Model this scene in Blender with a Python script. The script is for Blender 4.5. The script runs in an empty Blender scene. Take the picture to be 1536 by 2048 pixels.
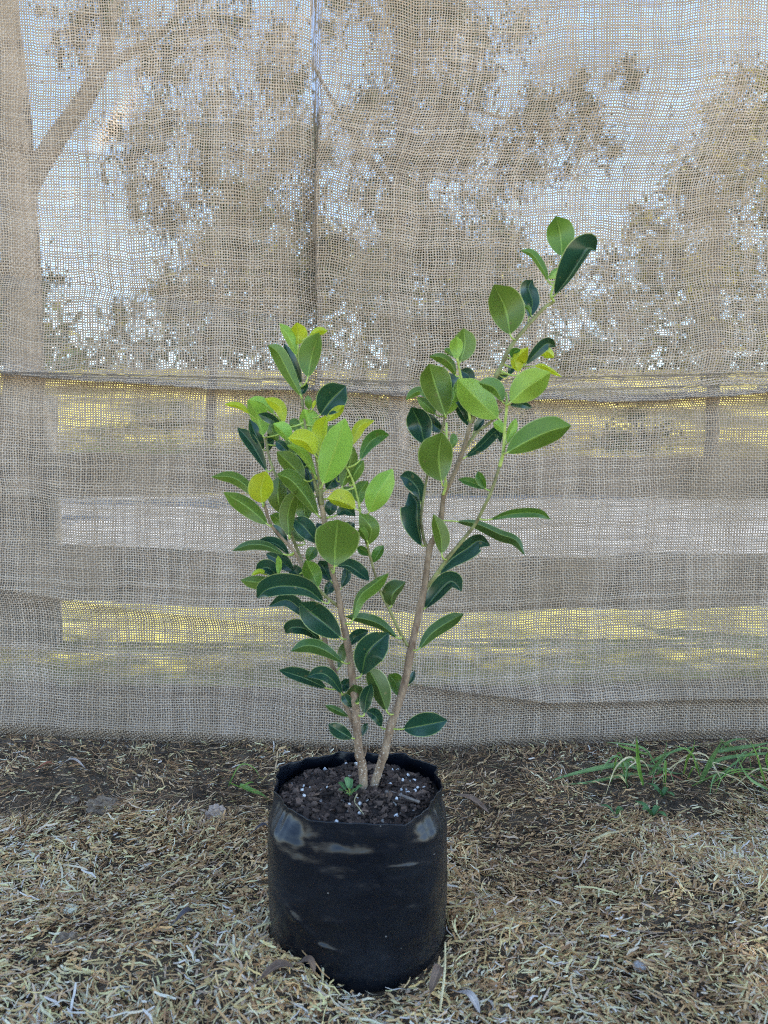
import bpy, bmesh, math, random
import numpy as np
from mathutils import Vector, Matrix

S = bpy.context.scene
COL = S.collection
R = math.radians

# ------------------------------------------------------------------ camera, sky, sun, exposure
CAM = Vector((0.0, -1.0, 0.65)); PITCH = R(4.1); FPX = 1538.0
cd = bpy.data.cameras.new('camera'); cam = bpy.data.objects.new('camera', cd); COL.objects.link(cam)
cam.location = CAM; cam.rotation_euler = (R(90) - PITCH, 0, 0)
cd.sensor_fit = 'VERTICAL'; cd.sensor_height = 24.0; cd.lens = FPX / 2048 * 24.0
cd.clip_start = 0.02; cd.clip_end = 1000
S.camera = cam
cd.dof.use_dof = True; cd.dof.focus_distance = 1.4; cd.dof.aperture_fstop = 4.2
SUN_EL, SUN_AZ = R(54), R(105)          # azimuth measured from +Y (behind the cloth) towards +X
w = bpy.data.worlds.new('World'); S.world = w; w.use_nodes = True
nt = w.node_tree; bgn = nt.nodes['Background']
sky = nt.nodes.new('ShaderNodeTexSky'); sky.sky_type = 'NISHITA'; sky.sun_disc = False
sky.sun_elevation = SUN_EL; sky.sun_rotation = SUN_AZ; sky.air_density = 1.0; sky.dust_density = 0.25; sky.ozone_density = 1.6
nt.links.new(sky.outputs[0], bgn.inputs[0]); bgn.inputs[1].default_value = 0.15
sl = bpy.data.lights.new('sun', 'SUN'); sl.energy = 4.2; sl.angle = R(0.53); sl.color = (1.0, 0.94, 0.84)
so = bpy.data.objects.new('sun', sl); COL.objects.link(so)
sd = Vector((math.sin(SUN_AZ) * math.cos(SUN_EL), math.cos(SUN_AZ) * math.cos(SUN_EL), math.sin(SUN_EL)))
so.rotation_euler = sd.to_track_quat('Z', 'Y').to_euler(); so.location = sd * 20
S.view_settings.view_transform = 'Standard'; S.view_settings.look = 'None'
S.view_settings.gamma = 1.0; S.view_settings.use_curve_mapping = False
S.view_settings.exposure = 1.95
S.cycles.use_denoising = False; S.cycles.filter_width = 1.0; S.cycles.transparent_max_bounces = 16; S.cycles.max_bounces = 8

# ------------------------------------------------------------------ helpers
FW = Vector((0, math.cos(PITCH), -math.sin(PITCH))); UP = Vector((0, math.sin(PITCH), math.cos(PITCH)))
def at(px, py, Y):
    d = Vector((1, 0, 0)) * ((px - 768) / FPX) + UP * (-(py - 1024) / FPX) + FW
    return CAM + d * ((Y - CAM.y) / d.y)
def on_ground(px, py, z=0.0):
    d = Vector((1, 0, 0)) * ((px - 768) / FPX) + UP * (-(py - 1024) / FPX) + FW
    return CAM + d * ((z - CAM.z) / d.z)
def to_px(X, Y, Z):
    dy = Y - CAM.y; dz = Z - CAM.z
    f = dy * FW.y + dz * FW.z
    return 768 + FPX * X / f, 1024 - FPX * (dy * UP.y + dz * UP.z) / f

def link_mesh(name, verts, faces, mat=None, parent=None, smooth=True, uvs=None, cols=None):
    me = bpy.data.meshes.new(name)
    if isinstance(verts, np.ndarray):
        nv = len(verts); nf = len(faces); k = faces.shape[1]
        me.vertices.add(nv); me.vertices.foreach_set('co', verts.astype(np.float32).ravel())
        me.loops.add(nf * k); me.loops.foreach_set('vertex_index', faces.astype(np.int32).ravel())
        me.polygons.add(nf); me.polygons.foreach_set('loop_start', np.arange(0, nf * k, k, dtype=np.int32))
        me.polygons.foreach_set('loop_total', np.full(nf, k, dtype=np.int32))
        me.update(calc_edges=True)
    else:
        me.from_pydata([tuple(v) for v in verts], [], faces); me.update()
    if uvs is not None:
        uvs = np.asarray(uvs, dtype=np.float32)
        ul = me.uv_layers.new(name='UVMap')
        li = np.zeros(len(me.loops), dtype=np.int32); me.loops.foreach_get('vertex_index', li)
        ul.data.foreach_set('uv', uvs[li].ravel())
    if cols is not None:
        ca = me.color_attributes.new('tint', 'FLOAT_COLOR', 'POINT')
        c4 = np.ones((len(me.vertices), 4), dtype=np.float32); c4[:, :3] = cols
        ca.data.foreach_set('color', c4.ravel())
    me.polygons.foreach_set('use_smooth', np.full(len(me.polygons), smooth, dtype=bool))
    if mat: me.materials.append(mat)
    o = bpy.data.objects.new(name, me); COL.objects.link(o)
    if parent: o.parent = parent
    return o
def tag(o, label=None, cat=None, group=None, kind=None):
    if label: o['label'] = label
    if cat: o['category'] = cat
    if group: o['group'] = group
    if kind: o['kind'] = kind
    return o
def thing(name, loc, label, cat, group=None):
    o = bpy.data.objects.new(name, None); COL.objects.link(o); o.location = loc
    o.empty_display_size = 0.05
    return tag(o, label, cat, group)
def local(parent, pts):
    l = parent.location
    return [Vector(p) - l for p in pts]

class VNoise:                                   # smooth tiling value noise for numpy arrays
    def __init__(s, seed): s.g = np.random.default_rng(seed).random((64, 64))
    def __call__(s, x, y):
        x = np.asarray(x, float); y = np.asarray(y, float)
        xi = np.floor(x).astype(int); yi = np.floor(y).astype(int)
        fx = x - xi; fy = y - yi; fx = fx * fx * (3 - 2 * fx); fy = fy * fy * (3 - 2 * fy)
        g = s.g; a = g[xi % 64, yi % 64]; b = g[(xi + 1) % 64, yi % 64]
        c = g[xi % 64, (yi + 1) % 64]; d = g[(xi + 1) % 64, (yi + 1) % 64]
        return (a * (1 - fx) + b * fx) * (1 - fy) + (c * (1 - fx) + d * fx) * fy - 0.5
N1, N2, N3, N4 = VNoise(1), VNoise(2), VNoise(3), VNoise(4)
def sstep(a, b, x):
    t = np.clip((x - a) / (b - a), 0, 1); return t * t * (3 - 2 * t)
def catmull(pts, n):
    P = [np.array(p, float) for p in pts]
    if len(P) == 2: P = [P[0], (P[0] + P[1]) / 2, P[1]]
    P = [2 * P[0] - P[1]] + P + [2 * P[-1] - P[-2]]
    seg = len(P) - 3; out = []
    for i in range(n):
        u = i / (n - 1) * seg; k = min(int(u), seg - 1); t = u - k
        a, b, c, d = P[k:k + 4]
        out.append(0.5 * ((2 * b) + (c - a) * t + (2 * a - 5 * b + 4 * c - d) * t * t + (3 * b - a - 3 * c + d) * t ** 3))
    return np.array(out)
def tube(pts, radii, sides=10, wob=0.0, seed=0, cap=True):
    pts = np.array([tuple(p) for p in pts], float); n = len(pts)
    rng = np.random.default_rng(seed)
    tan = np.gradient(pts, axis=0); tan /= np.linalg.norm(tan, axis=1)[:, None] + 1e-9
    ref = np.array([0, 1, 0.0]) if abs(tan[0][1]) < 0.9 else np.array([1.0, 0, 0])
    V = []; F = []; U = []
    L = 0
    for i in range(n):
        a = np.cross(tan[i], ref); a /= np.linalg.norm(a); b = np.cross(a, tan[i])
        if i: L += np.linalg.norm(pts[i] - pts[i - 1])
        for k in range(sides):
            th = 2 * math.pi * k / sides
            r = radii[i] * (1 + wob * (rng.random() - 0.5))
            V.append(pts[i] + r * (math.cos(th) * a + math.sin(th) * b)); U.append((k / sides, L))
    for i in range(n - 1):
        for k in range(sides):
            k2 = (k + 1) % sides
            F.append((i * sides + k, i * sides + k2, (i + 1) * sides + k2, (i + 1) * sides + k))
    if cap:
        F.append(tuple(range(sides - 1, -1, -1))); F.append(tuple((n - 1) * sides + k for k in range(sides)))
    return V, F, U

# ------------------------------------------------------------------ materials
class NT:
    def __init__(s, name):
        s.m = bpy.data.materials.new(name); s.m.use_nodes = True; s.t = s.m.node_tree; s.t.nodes.clear()
        s.out = s.t.nodes.new('ShaderNodeOutputMaterial')
    def n(s, typ, **kw):
        nd = s.t.nodes.new(typ)
        for k, v in kw.items():
            if k.startswith('_'): nd.inputs[k[1:]].default_value = v
            else: setattr(nd, k, v)
        return nd
    def l(s, a, b): s.t.links.new(a, b)
    def math(s, op, a, b=None, c=None, clamp=False):
        nd = s.t.nodes.new('ShaderNodeMath'); nd.operation = op; nd.use_clamp = clamp
        for i, v in enumerate((a, b, c)):
            if v is None: continue
            if isinstance(v, (int, float)): nd.inputs[i].default_value = v
            else: s.l(v, nd.inputs[i])
        return nd.outputs[0]
    def mix(s, fac, a, b, blend='MIX'):
        nd = s.t.nodes.new('ShaderNodeMix'); nd.data_type = 'RGBA'; nd.blend_type = blend
        for sock, v in ((nd.inputs[0], fac), (nd.inputs[6], a), (nd.inputs[7], b)):
            if isinstance(v, (int, float)): sock.default_value = v
            elif isinstance(v, tuple): sock.default_value = (*v[:3], 1)
            else: s.l(v, sock)
        return nd.outputs[2]
    def noise(s, scale, vec=None, detail=3, rough=0.55, out=0):
        nd = s.n('ShaderNodeTexNoise'); nd.inputs['Scale'].default_value = scale
        nd.inputs['Detail'].default_value = detail; nd.inputs['Roughness'].default_value = rough
        if vec is not None: s.l(vec, nd.inputs['Vector'])
        return nd.outputs[out]
    def ramp(s, fac, stops):
        nd = s.n('ShaderNodeValToRGB'); cr = nd.color_ramp
        while len(cr.elements) < len(stops): cr.elements.new(0.5)
        for e, (p, c) in zip(cr.elements, stops): e.position = p; e.color = (*c[:3], 1) if isinstance(c, tuple) else (c, c, c, 1)
        s.l(fac, nd.inputs[0]); return nd.outputs[0]
    def principled(s, col, rough=0.6, spec=0.5, normal=None):
        nd = s.n('ShaderNodeBsdfPrincipled')
        if isinstance(col, tuple): nd.inputs['Base Color'].default_value = (*col[:3], 1)
        else: s.l(col, nd.inputs['Base Color'])
        if isinstance(rough, (int, float)): nd.inputs['Roughness'].default_value = rough
        else: s.l(rough, nd.inputs['Roughness'])
        if isinstance(spec, (int, float)): nd.inputs['Specular IOR Level'].default_value = spec
        else: s.l(spec, nd.inputs['Specular IOR Level'])
        if normal is not None: s.l(normal, nd.inputs['Normal'])
        return nd
    def bump(s, h, strength=0.5, dist=0.01):
        nd = s.n('ShaderNodeBump'); nd.inputs['Strength'].default_value = strength
        nd.inputs['Distance'].default_value = dist; s.l(h, nd.inputs['Height']); return nd.outputs[0]
    def done(s, sh): s.l(sh, s.out.inputs[0]); return s.m
    def objco(s): return s.n('ShaderNodeTexCoord').outputs['Object']
    def mapping(s, vec, scale=(1, 1, 1), rot=(0, 0, 0)):
        nd = s.n('ShaderNodeMapping'); nd.inputs['Scale'].default_value = scale; nd.inputs['Rotation'].default_value = rot
        s.l(vec, nd.inputs['Vector']); return nd.outputs[0]
    def mixsh(s, f, a, b):
        nd = s.n('ShaderNodeMixShader')
        if isinstance(f, (int, float)): nd.inputs[0].default_value = f
        else: s.l(f, nd.inputs[0])
        s.l(a, nd.inputs[1]); s.l(b, nd.inputs[2]); return nd.outputs[0]

def rough_mat(name, c1, c2, scale, rough=0.9, bump=0.5, dist=0.01, detail=5, spec=0.3):
    t = NT(name); co = t.objco()
    f = t.noise(scale, co, detail)
    col = t.mix(t.ramp(f, [(0.35, 0.0), (0.65, 1.0)]), c1, c2)
    return t.done(t.principled(col, rough, spec, t.bump(t.noise(scale * 3, co, detail), bump, dist)).outputs[0])

def burlap_mat():
    t = NT('hessian_weave')
    uv = t.n('ShaderNodeUVMap'); uv = uv.outputs[0]
    d1 = t.noise(0.035, uv, 2, out=1); d2 = t.noise(0.28, uv, 2, out=1)
    def vop(op, a, b=None, sc=None):
        nd = t.n('ShaderNodeVectorMath', operation=op)
        if isinstance(a, tuple): nd.inputs[0].default_value = a
        else: t.l(a, nd.inputs[0])
        if b is not None:
            if isinstance(b, tuple): nd.inputs[1].default_value = b
            else: t.l(b, nd.inputs[1])
        if sc is not None: nd.inputs['Scale'].default_value = sc
        return nd.outputs[0]
    o1 = vop('MULTIPLY', vop('SUBTRACT', d1, (0.5, 0.5, 0.5)), (4.0, 4.5, 0))
    o2 = vop('MULTIPLY', vop('SUBTRACT', d2, (0.5, 0.5, 0.5)), (0.35, 0.55, 0))
    p = vop('ADD', vop('ADD', uv, o1), o2)
    sx = t.n('ShaderNodeSeparateXYZ'); t.l(p, sx.inputs[0]); X, Y = sx.outputs[0], sx.outputs[1]
    def rnd(v, off):
        wn = t.n('ShaderNodeTexWhiteNoise', noise_dimensions='1D')
        t.l(t.math('ADD', t.math('FLOOR', v), off), wn.inputs['W']); return wn.outputs[0]
    ax = t.math('ABSOLUTE', t.math('SUBTRACT', t.math('FRACT', X), 0.5))
    ay = t.math('ABSOLUTE', t.math('SUBTRACT', t.math('FRACT', Y), 0.5))
    slx = t.noise(1.0, t.mapping(p, (1.0, 0.12, 1)), 2); sly = t.noise(1.0, t.mapping(p, (0.12, 1.0, 1)), 2)
    dens = t.math('MULTIPLY', t.math('SUBTRACT', t.noise(0.05, t.mapping(uv, (1, 0.7, 1)), 3), 0.5), 0.24)
    def wid(base, rv, sl, k):
        a = t.math('ADD', base, t.math('MULTIPLY', t.math('SUBTRACT', rv, 0.5), 0.17))
        a = t.math('ADD', a, t.math('MULTIPLY', t.math('SUBTRACT', sl, 0.5), 0.30))
        return t.math('ADD', a, t.math('MULTIPLY', dens, k))
    wx = wid(0.285, rnd(X, 17.3), slx, 0.6); wy = wid(0.30, rnd(Y, 5.7), sly, 1.0)
    inx = t.math('LESS_THAN', ax, wx); iny = t.math('LESS_THAN', ay, wy)
    cover = t.math('MAXIMUM', inx, iny)
    # over / under
    def par(v): return t.math('SUBTRACT', t.math('MULTIPLY', t.math('FRACT', t.math('MULTIPLY', t.math('FLOOR', v), 0.5)), 4.0), 1.0)
    ox = t.math('MULTIPLY', par(X), t.math('SINE', t.math('MULTIPLY', Y, math.pi)))
    oy = t.math('MULTIPLY', par(Y), t.math('SINE', t.math('MULTIPLY', X, math.pi)))
    def prof(a, wd): return t.math('SQRT', t.math('MAXIMUM', t.math('SUBTRACT', 1.0, t.math('POWER', t.math('DIVIDE', a, wd), 2.0)), 0.0))
    hx = t.math('MULTIPLY', t.math('ADD', prof(ax, wx), t.math('MULTIPLY', ox, 0.5)), inx)
    hy = t.math('MULTIPLY', t.math('ADD', prof(ay, wy), t.math('MULTIPLY', oy, 0.5)), iny)
    H = t.math('MAXIMUM', hx, hy)
    fib = t.noise(5.0, t.mapping(uv, (1, 1, 1)), 2)
    big = t.noise(0.02, uv, 3)
    rt = t.math('MULTIPLY', t.math('ADD', rnd(X, 91.0), rnd(Y, 44.0)), 0.5)
    col = t.mix(t.math('MULTIPLY', t.math('ADD', fib, rt), 0.5), (0.37, 0.265, 0.183), (0.79, 0.645, 0.50))
    col = t.mix(t.ramp(big, [(0.4, 0.0), (0.65, 0.6)]), col, (0.43, 0.325, 0.22))
    nrm = t.bump(H, 0.9, 0.004)
    pr = t.principled(col, 0.85, 0.15, nrm)
    tr = t.n('ShaderNodeBsdfTranslucent'); t.l(col, tr.inputs[0])
    sh = t.mixsh(0.16, pr.outputs[0], tr.outputs[0])
    tp = t.n('ShaderNodeBsdfTransparent')
    return t.done(t.mixsh(cover, tp.outputs[0], sh))

def leaf_mat(name, top, bot, trans, tfac, rtop=0.33):
    t = NT(name)
    uv = t.n('ShaderNodeUVMap').outputs[0]
    sx = t.n('ShaderNodeSeparateXYZ'); t.l(uv, sx.inputs[0]); U, V = sx.outputs[0], sx.outputs[1]
    a = t.math('ABSOLUTE', t.math('SUBTRACT', U, 0.5))
    mid = t.math('SUBTRACT', 1.0, t.math('DIVIDE', a, t.math('SUBTRACT', 0.046, t.math('MULTIPLY', V, 0.026))), clamp=True)
    mid = t.math('MULTIPLY', mid, 2.2, clamp=True)
    edge = t.math('GREATER_THAN', a, 0.474)
    vein = t.math('SINE', t.math('MULTIPLY', t.math('SUBTRACT', V, t.math('MULTIPLY', a, 0.28)), 95.0))
    vein = t.math('POWER', t.math('ABSOLUTE', vein), 6.0)
    geo = t.n('ShaderNodeNewGeometry'); bf = geo.outputs['Backfacing']
    oi = t.n('ShaderNodeObjectInfo'); rn = oi.outputs['Random']
    base = t.mix(bf, top, bot)
    co = t.objco()
    mott = t.noise(45, co, 4)
    base = t.mix(t.math('MULTIPLY', t.ramp(mott, [(0.4, 0.0), (0.7, 1.0)]), 0.22), base, tuple(0.6 * x for x in bot))
    hs = t.n('ShaderNodeHueSaturation'); t.l(base, hs.inputs['Color'])
    t.l(t.math('ADD', 0.485, t.math('MULTIPLY', rn, 0.03)), hs.inputs['Hue'])
    t.l(t.math('ADD', 0.88, t.math('MULTIPLY', rn, 0.3)), hs.inputs['Value'])
    col = t.mix(t.math('MULTIPLY', vein, 0.045), hs.outputs[0], (0.25, 0.38, 0.12))
    rib = t.mix(bf, tuple(min(1, 0.55 * x + y) for x, y in zip(trans, (0.05, 0.09, 0.03))), tuple(min(1, 0.7 * x + y) for x, y in zip(trans, (0.12, 0.17, 0.05))))
    col = t.mix(t.math('MULTIPLY', mid, 0.8), col, rib)
    col = t.mix(t.math('MULTIPLY', edge, 0.7), col, (0.42, 0.5, 0.18))
    vo = t.n('ShaderNodeTexVoronoi'); vo.inputs['Scale'].default_value = 75; t.l(co, vo.inputs['Vector'])
    spot = t.math('MULTIPLY', t.math('LESS_THAN', vo.outputs[0], t.math('MULTIPLY', mott, 0.30)), t.math('GREATER_THAN', mott, 0.56))
    col = t.mix(t.math('MULTIPLY', spot, 0.45), col, (0.20, 0.17, 0.07))
    h = t.math('ADD', t.math('MULTIPLY', vein, 0.07), t.math('MULTIPLY', mott, 0.6))
    h = t.math('SUBTRACT', h, t.math('MULTIPLY', mid, 1.2))
    nrm = t.bump(h, 0.35, 0.0012)
    ro = t.math('ADD', rtop, t.math('MULTIPLY', bf, 0.14)); ro = t.math('ADD', ro, t.math('MULTIPLY', mott, 0.12))
    pr = t.principled(col, ro, 0.5, nrm)
    tr = t.n('ShaderNodeBsdfTranslucent')
    t.l(t.mix(t.math('MULTIPLY', mid, 0.6), trans, (0.5, 0.6, 0.2)), tr.inputs[0])
    return t.done(t.mixsh(tfac, pr.outputs[0], tr.outputs[0]))

LEAF = {
 'D': leaf_mat('leaf_old', (0.013, 0.052, 0.032), (0.052, 0.10, 0.022), (0.05, 0.13, 0.02), 0.12, 0.2),
 'M': leaf_mat('leaf_mid', (0.048, 0.125, 0.026), (0.105, 0.18, 0.026), (0.19, 0.34, 0.025), 0.3, 0.26),
 'L': leaf_mat('leaf_fresh', (0.20, 0.34, 0.055), (0.26, 0.42, 0.065), (0.38, 0.60, 0.05), 0.38, 0.28),
 'Y': leaf_mat('leaf_young', (0.34, 0.44, 0.025), (0.44, 0.50, 0.03), (0.62, 0.72, 0.02), 0.45, 0.26),
}
def bark_mat():
    t = NT('young_bark'); co = t.objco()
    f = t.noise(85, t.mapping(co, (1, 1, 0.35)), 6, 0.7)
    z = t.n('ShaderNodeSeparateXYZ'); t.l(co, z.inputs[0])
    col = t.mix(t.ramp(f, [(0.35, 0.0), (0.65, 1.0)]), (0.12, 0.07, 0.042), (0.35, 0.255, 0.165))
    hi = t.math('DIVIDE', t.math('SUBTRACT', z.outputs[2], 0.22), 0.35, clamp=True)
    col = t.mix(t.math('MULTIPLY', hi, 0.35), col, (0.26, 0.22, 0.10))
    vo = t.n('ShaderNodeTexVoronoi'); vo.inputs['Scale'].default_value = 210; t.l(t.mapping(co, (1, 1, 1.6)), vo.inputs['Vector'])
    spot = t.math('LESS_THAN', vo.outputs[0], 0.26)
    low = t.math('SUBTRACT', 1.0, t.math('DIVIDE', z.outputs[2], 0.16), clamp=True)
    col = t.mix(t.math('MULTIPLY', spot, t.math('MULTIPLY', low, 0.9)), col, (0.6, 0.52, 0.42))
    return t.done(t.principled(col, 0.75, 0.3, t.bump(f, 0.7, 0.003)).outputs[0])
BARK = bark_mat()
TWIG = rough_mat('green_twig', (0.14, 0.12, 0.05), (0.26, 0.27, 0.10), 70, 0.6, 0.4, 0.001)
GREENSTEM = rough_mat('fresh_stem', (0.28, 0.36, 0.07), (0.40, 0.48, 0.12), 90, 0.5, 0.3, 0.001)
STALK = rough_mat('leaf_stalk_green', (0.30, 0.40, 0.07), (0.42, 0.50, 0.12), 90, 0.45, 0.3, 0.001)

def bag_mat():
    t = NT('black_poly_film'); co = t.objco()
    dust = t.noise(7, t.mapping(co, (1, 1, 2.2)), 6, 0.65)
    fine = t.noise(120, co, 3)
    col = t.mix(t.math('MULTIPLY', t.ramp(dust, [(0.42, 0.0), (0.75, 1.0)]), 0.5), (0.003, 0.0045, 0.008), (0.016, 0.021, 0.030))
    vo = t.n('ShaderNodeTexVoronoi'); vo.inputs['Scale'].default_value = 42; t.l(co, vo.inputs['Vector'])
    speck = t.math('LESS_THAN', vo.outputs[0], 0.045)
    col = t.mix(t.math('MULTIPLY', speck, 0.5), col, (0.35, 0.33, 0.3))
    ro = t.math('ADD', 0.14, t.math('MULTIPLY', dust, 0.3))
    h = t.noise(16, t.mapping(co, (1, 1, 2.6)), 4, 0.6)
    h2 = t.noise(55, t.mapping(co, (1, 1, 1.7)), 3)
    nrm = t.bump(t.math('ADD', h, t.math('MULTIPLY', h2, 0.10)), 0.10, 0.012)
    return t.done(t.principled(col, ro, 0.38, nrm).outputs[0])
def tint_mat(name, rough=0.75, tr=0.0, spec=0.3, bump=0.3):
    t = NT(name); at_ = t.n('ShaderNodeVertexColor', layer_name='tint').outputs[0]
    co = t.objco(); f = t.noise(220, co, 3)
    col = t.mix(0.45, at_, t.mix(f, (0.35, 0.33, 0.3), (1.0, 1.0, 1.0)), 'MULTIPLY')
    pr = t.principled(col, rough, spec, t.bump(f, bump, 0.001)).outputs[0]
    if tr:
        b = t.n('ShaderNodeBsdfTranslucent'); t.l(col, b.inputs[0]); pr = t.mixsh(tr, pr, b.outputs[0])
    return t.done(pr)
STRAW = tint_mat('dry_clippings', 0.7, 0.12)
CHIP = tint_mat('bark_chips', 0.85)

# ------------------------------------------------------------------ ground in front of and under the cloth
BAGX, BAGY, BAGR = -0.035, 0.0, 0.117
def ground_h(x, y):
    h = 0.016 * N1(x * 7 + 3, y * 7 + 8) * 2 + 0.009 * N2(x * 17, y * 17) * 2 + 0.004 * N3(x * 43, y * 43) * 2
    d = np.hypot(x - BAGX, y - BAGY)
    ang = np.arctan2(y - BAGY, x - BAGX)
    lf = np.exp(-((ang + 2.45) / 0.55) ** 2)            # front left heap against the bag
    ff = np.exp(-((ang + 1.5) / 0.8) ** 2)
    h = h + (0.024 * lf + 0.002 * ff) * np.exp(-((d - 0.145) / 0.045) ** 2)
    h = h + 0.012 * sstep(-0.1, -0.6, y)
    h = h * sstep(1.15, 0.95, y) * (1 - 0.5 * sstep(0.4, 0.62, y))
    return np.where(d < 0.11, np.minimum(h, 0.0), h)
def gz(x, y): return float(ground_h(np.array([x]), np.array([y]))[0])

def grid_mesh(name, x0, x1, y0, y1, nx, ny, zf, mat, **kw):
    xs = np.linspace(x0, x1, nx); ys = np.linspace(y0, y1, ny)
    X, Y = np.meshgrid(xs, ys); V = np.stack([X, Y, zf(X, Y)], -1).reshape(-1, 3)
    i = np.arange(nx - 1)[None, :] + np.arange(ny - 1)[:, None] * nx
    F = np.stack([i, i + 1, i + nx + 1, i + nx], -1).reshape(-1, 4)
    return link_mesh(name, V, F, mat, **kw)
soil_m = rough_mat('ground_soil', (0.06, 0.044, 0.029), (0.19, 0.14, 0.092), 28, 0.95, 0.9, 0.02)
g = grid_mesh('ground', -2.2, 2.2, -1.8, 1.15, 340, 230, ground_h, soil_m); tag(g, 'bare dark soil ground under the dry clippings', 'ground', kind='structure')
g2 = grid_mesh('terrain', -300, 300, -200, 500, 8, 8, lambda x, y: x * 0 - 0.12, rough_mat('far_earth', (0.34, 0.28, 0.17), (0.46, 0.39, 0.25), 0.4)); tag(g2, kind='structure', label='wide earth terrain reaching the horizon', cat='terrain')
lawn_m = rough_mat('sunlit_grass', (0.10, 0.10, 0.02), (0.44, 0.39, 0.10), 3.4, 0.9, 0.8, 0.05, 8)  # dark noise patches: grass blades plus dapple painted into the colour
lw = grid_mesh('lawn', -14, 14, 1.12, 3.5, 120, 40, lambda x, y: 0.03 * N1(x * 2, y * 2), lawn_m); tag(lw, 'sunlit yellow green lawn behind the hessian', 'lawn', kind='structure')
dr = grid_mesh('gravel_driveway', -20, 20, 3.5, 12.2, 60, 30, lambda x, y: 0.02 * N2(x, y), rough_mat('pale_gravel', (0.09, 0.09, 0.088), (0.22, 0.22, 0.215), 2.2, 0.95)); tag(dr, 'pale grey gravel driveway beyond the lawn', 'driveway', kind='structure')
def bank_mat():
    t = NT('bank_grass_sun_patches'); co = t.objco()
    f = t.noise(0.55, t.mapping(co, (0.6, 1.6, 1)), 5, 0.65); g_ = t.noise(7, co, 4)
    col = t.mix(t.ramp(f, [(0.47, 0.0), (0.60, 1.0)]), (0.05, 0.045, 0.022), (0.44, 0.37, 0.10))  # dark shade with yellow sun patches, painted into the grass colour by noise
    col = t.mix(t.ramp(g_, [(0.4, 0.0), (0.6, 0.6)]), col, (0.10, 0.09, 0.035))
    return t.done(t.principled(col, 0.95, 0.1, t.bump(g_, 0.8, 0.1)).outputs[0])
bank_m = bank_mat()
bk = grid_mesh('grass_bank', -60, 60, 12.2, 60, 120, 60, lambda x, y: 0.34 * (y - 12.2) * sstep(12, 16, y) * np.minimum(1, 20 / np.maximum(y, 1)) + 0.25 * N3(x * .3, y * .3) * sstep(12.2, 14, y), bank_m); tag(bk, 'rising yellow grass bank in the distance', 'bank', kind='structure')

# ------------------------------------------------------------------ the clippings: loose dry straw, nobody could count it
def straws(n, seed, x0, x1, y0, y1, lmin, lmax, wmin, wmax, palette, keep=None, lift=0.014, tilt=0.35, seg=4):
    rng = np.random.default_rng(seed)
    x = rng.uniform(x0, x1, n); y = rng.uniform(y0, y1, n)
    k = np.hypot(x - BAGX, y - BAGY) > 0.122
    if keep is not None: k &= keep(x, y, rng.random(n))
    x, y = x[k], y[k]; n = len(x)
    L = lmin + (lmax - lmin) * rng.random(n) ** 2.2; W = wmin + (wmax - wmin) * rng.random(n) ** 1.6
    a = rng.uniform(0, 2 * math.pi, n) * 0.55 + 7 * (N4(x * 6 + 9, y * 6) + 0.5) + rng.normal(0, .5, n)
    cv = rng.normal(0, 0.38, n); ti = rng.normal(0, tilt, n); zc = rng.normal(0, 0.5, n) * L * 0.3
    ro = rng.normal(0, 0.6, n)
    ts = np.linspace(-0.5, 0.5, seg)
    P = np.zeros((n, seg, 2, 3))
    base = ground_h(x, y) + lift * rng.random(n) ** 1.3 + 0.002
    for j, t in enumerate(ts):
        an = a + cv * t
        cx = x + L * t * np.cos(an); cy = y + L * t * np.sin(an)
        cz = base + np.abs(L * t * np.sin(ti)) * np.sign(t + 0.2) + zc * (t * t - 0.1)
        nz = np.sin(ro) * 0.9; hx, hy = -np.sin(an) * np.cos(ro), np.cos(an) * np.cos(ro)
        wj = W * (0.5 if j not in (0, seg - 1) else 0.32)
        for s, sg in enumerate((-1, 1)):
            P[:, j, s, 0] = cx + sg * wj * hx; P[:, j, s, 1] = cy + sg * wj * hy; P[:, j, s, 2] = np.maximum(cz + sg * wj * nz, ground_h(cx, cy) + 0.0005)
    inside = np.hypot(P[..., 0] - BAGX, P[..., 1] - BAGY).min(axis=(1, 2)) > 0.118
    P = P[inside]; n = len(P)
    pal = np.array([p[:3] for p in palette]); pw = np.array([p[3] for p in palette]); pw = pw / pw.sum()
    ci = rng.choice(len(pal), n, p=pw)
    C = pal[ci] * rng.uniform(0.65, 1.25, n)[:, None]
    patch = 1 + 0.7 * N1(P[:, 0, 0, 0] * 5 + 20, P[:, 0, 0, 1] * 5)
    C = np.clip(C * patch[:, None] * np.array([2.1, 1.68, 1.36]), 0, [0.90, 0.80, 0.68])
    C = np.repeat(C, seg * 2, axis=0)
    V = P.reshape(-1, 3)
    b = np.arange(n)[:, None] * (seg * 2) + np.arange(seg - 1)[None, :] * 2
    F = np.stack([b, b + 1, b + 3, b + 2], -1).reshape(-1, 4)
    return V, F, C
def join(parts):
    V = []; F = []; C = []; o = 0
    for v, f, c in parts: V.append(v); F.append(f + o); C.append(c); o += len(v)
    return np.concatenate(V), np.concatenate(F), np.concatenate(C)
PAL = [(0.52, 0.42, 0.25, 3), (0.60, 0.51, 0.33, 2), (0.36, 0.27, 0.15, 3), (0.20, 0.14, 0.085, 2), (0.40, 0.36, 0.30, 2), (0.36, 0.33, 0.18, 1.4), (0.72, 0.63, 0.44, 1.2), (0.24, 0.24, 0.11, 0.4)]
PALD = [(0.16, 0.11, 0.07, 3), (0.26, 0.20, 0.13, 3), (0.10, 0.075, 0.05, 3), (0.36, 0.31, 0.22, 1.5), (0.22, 0.21, 0.12, 1)]
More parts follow.
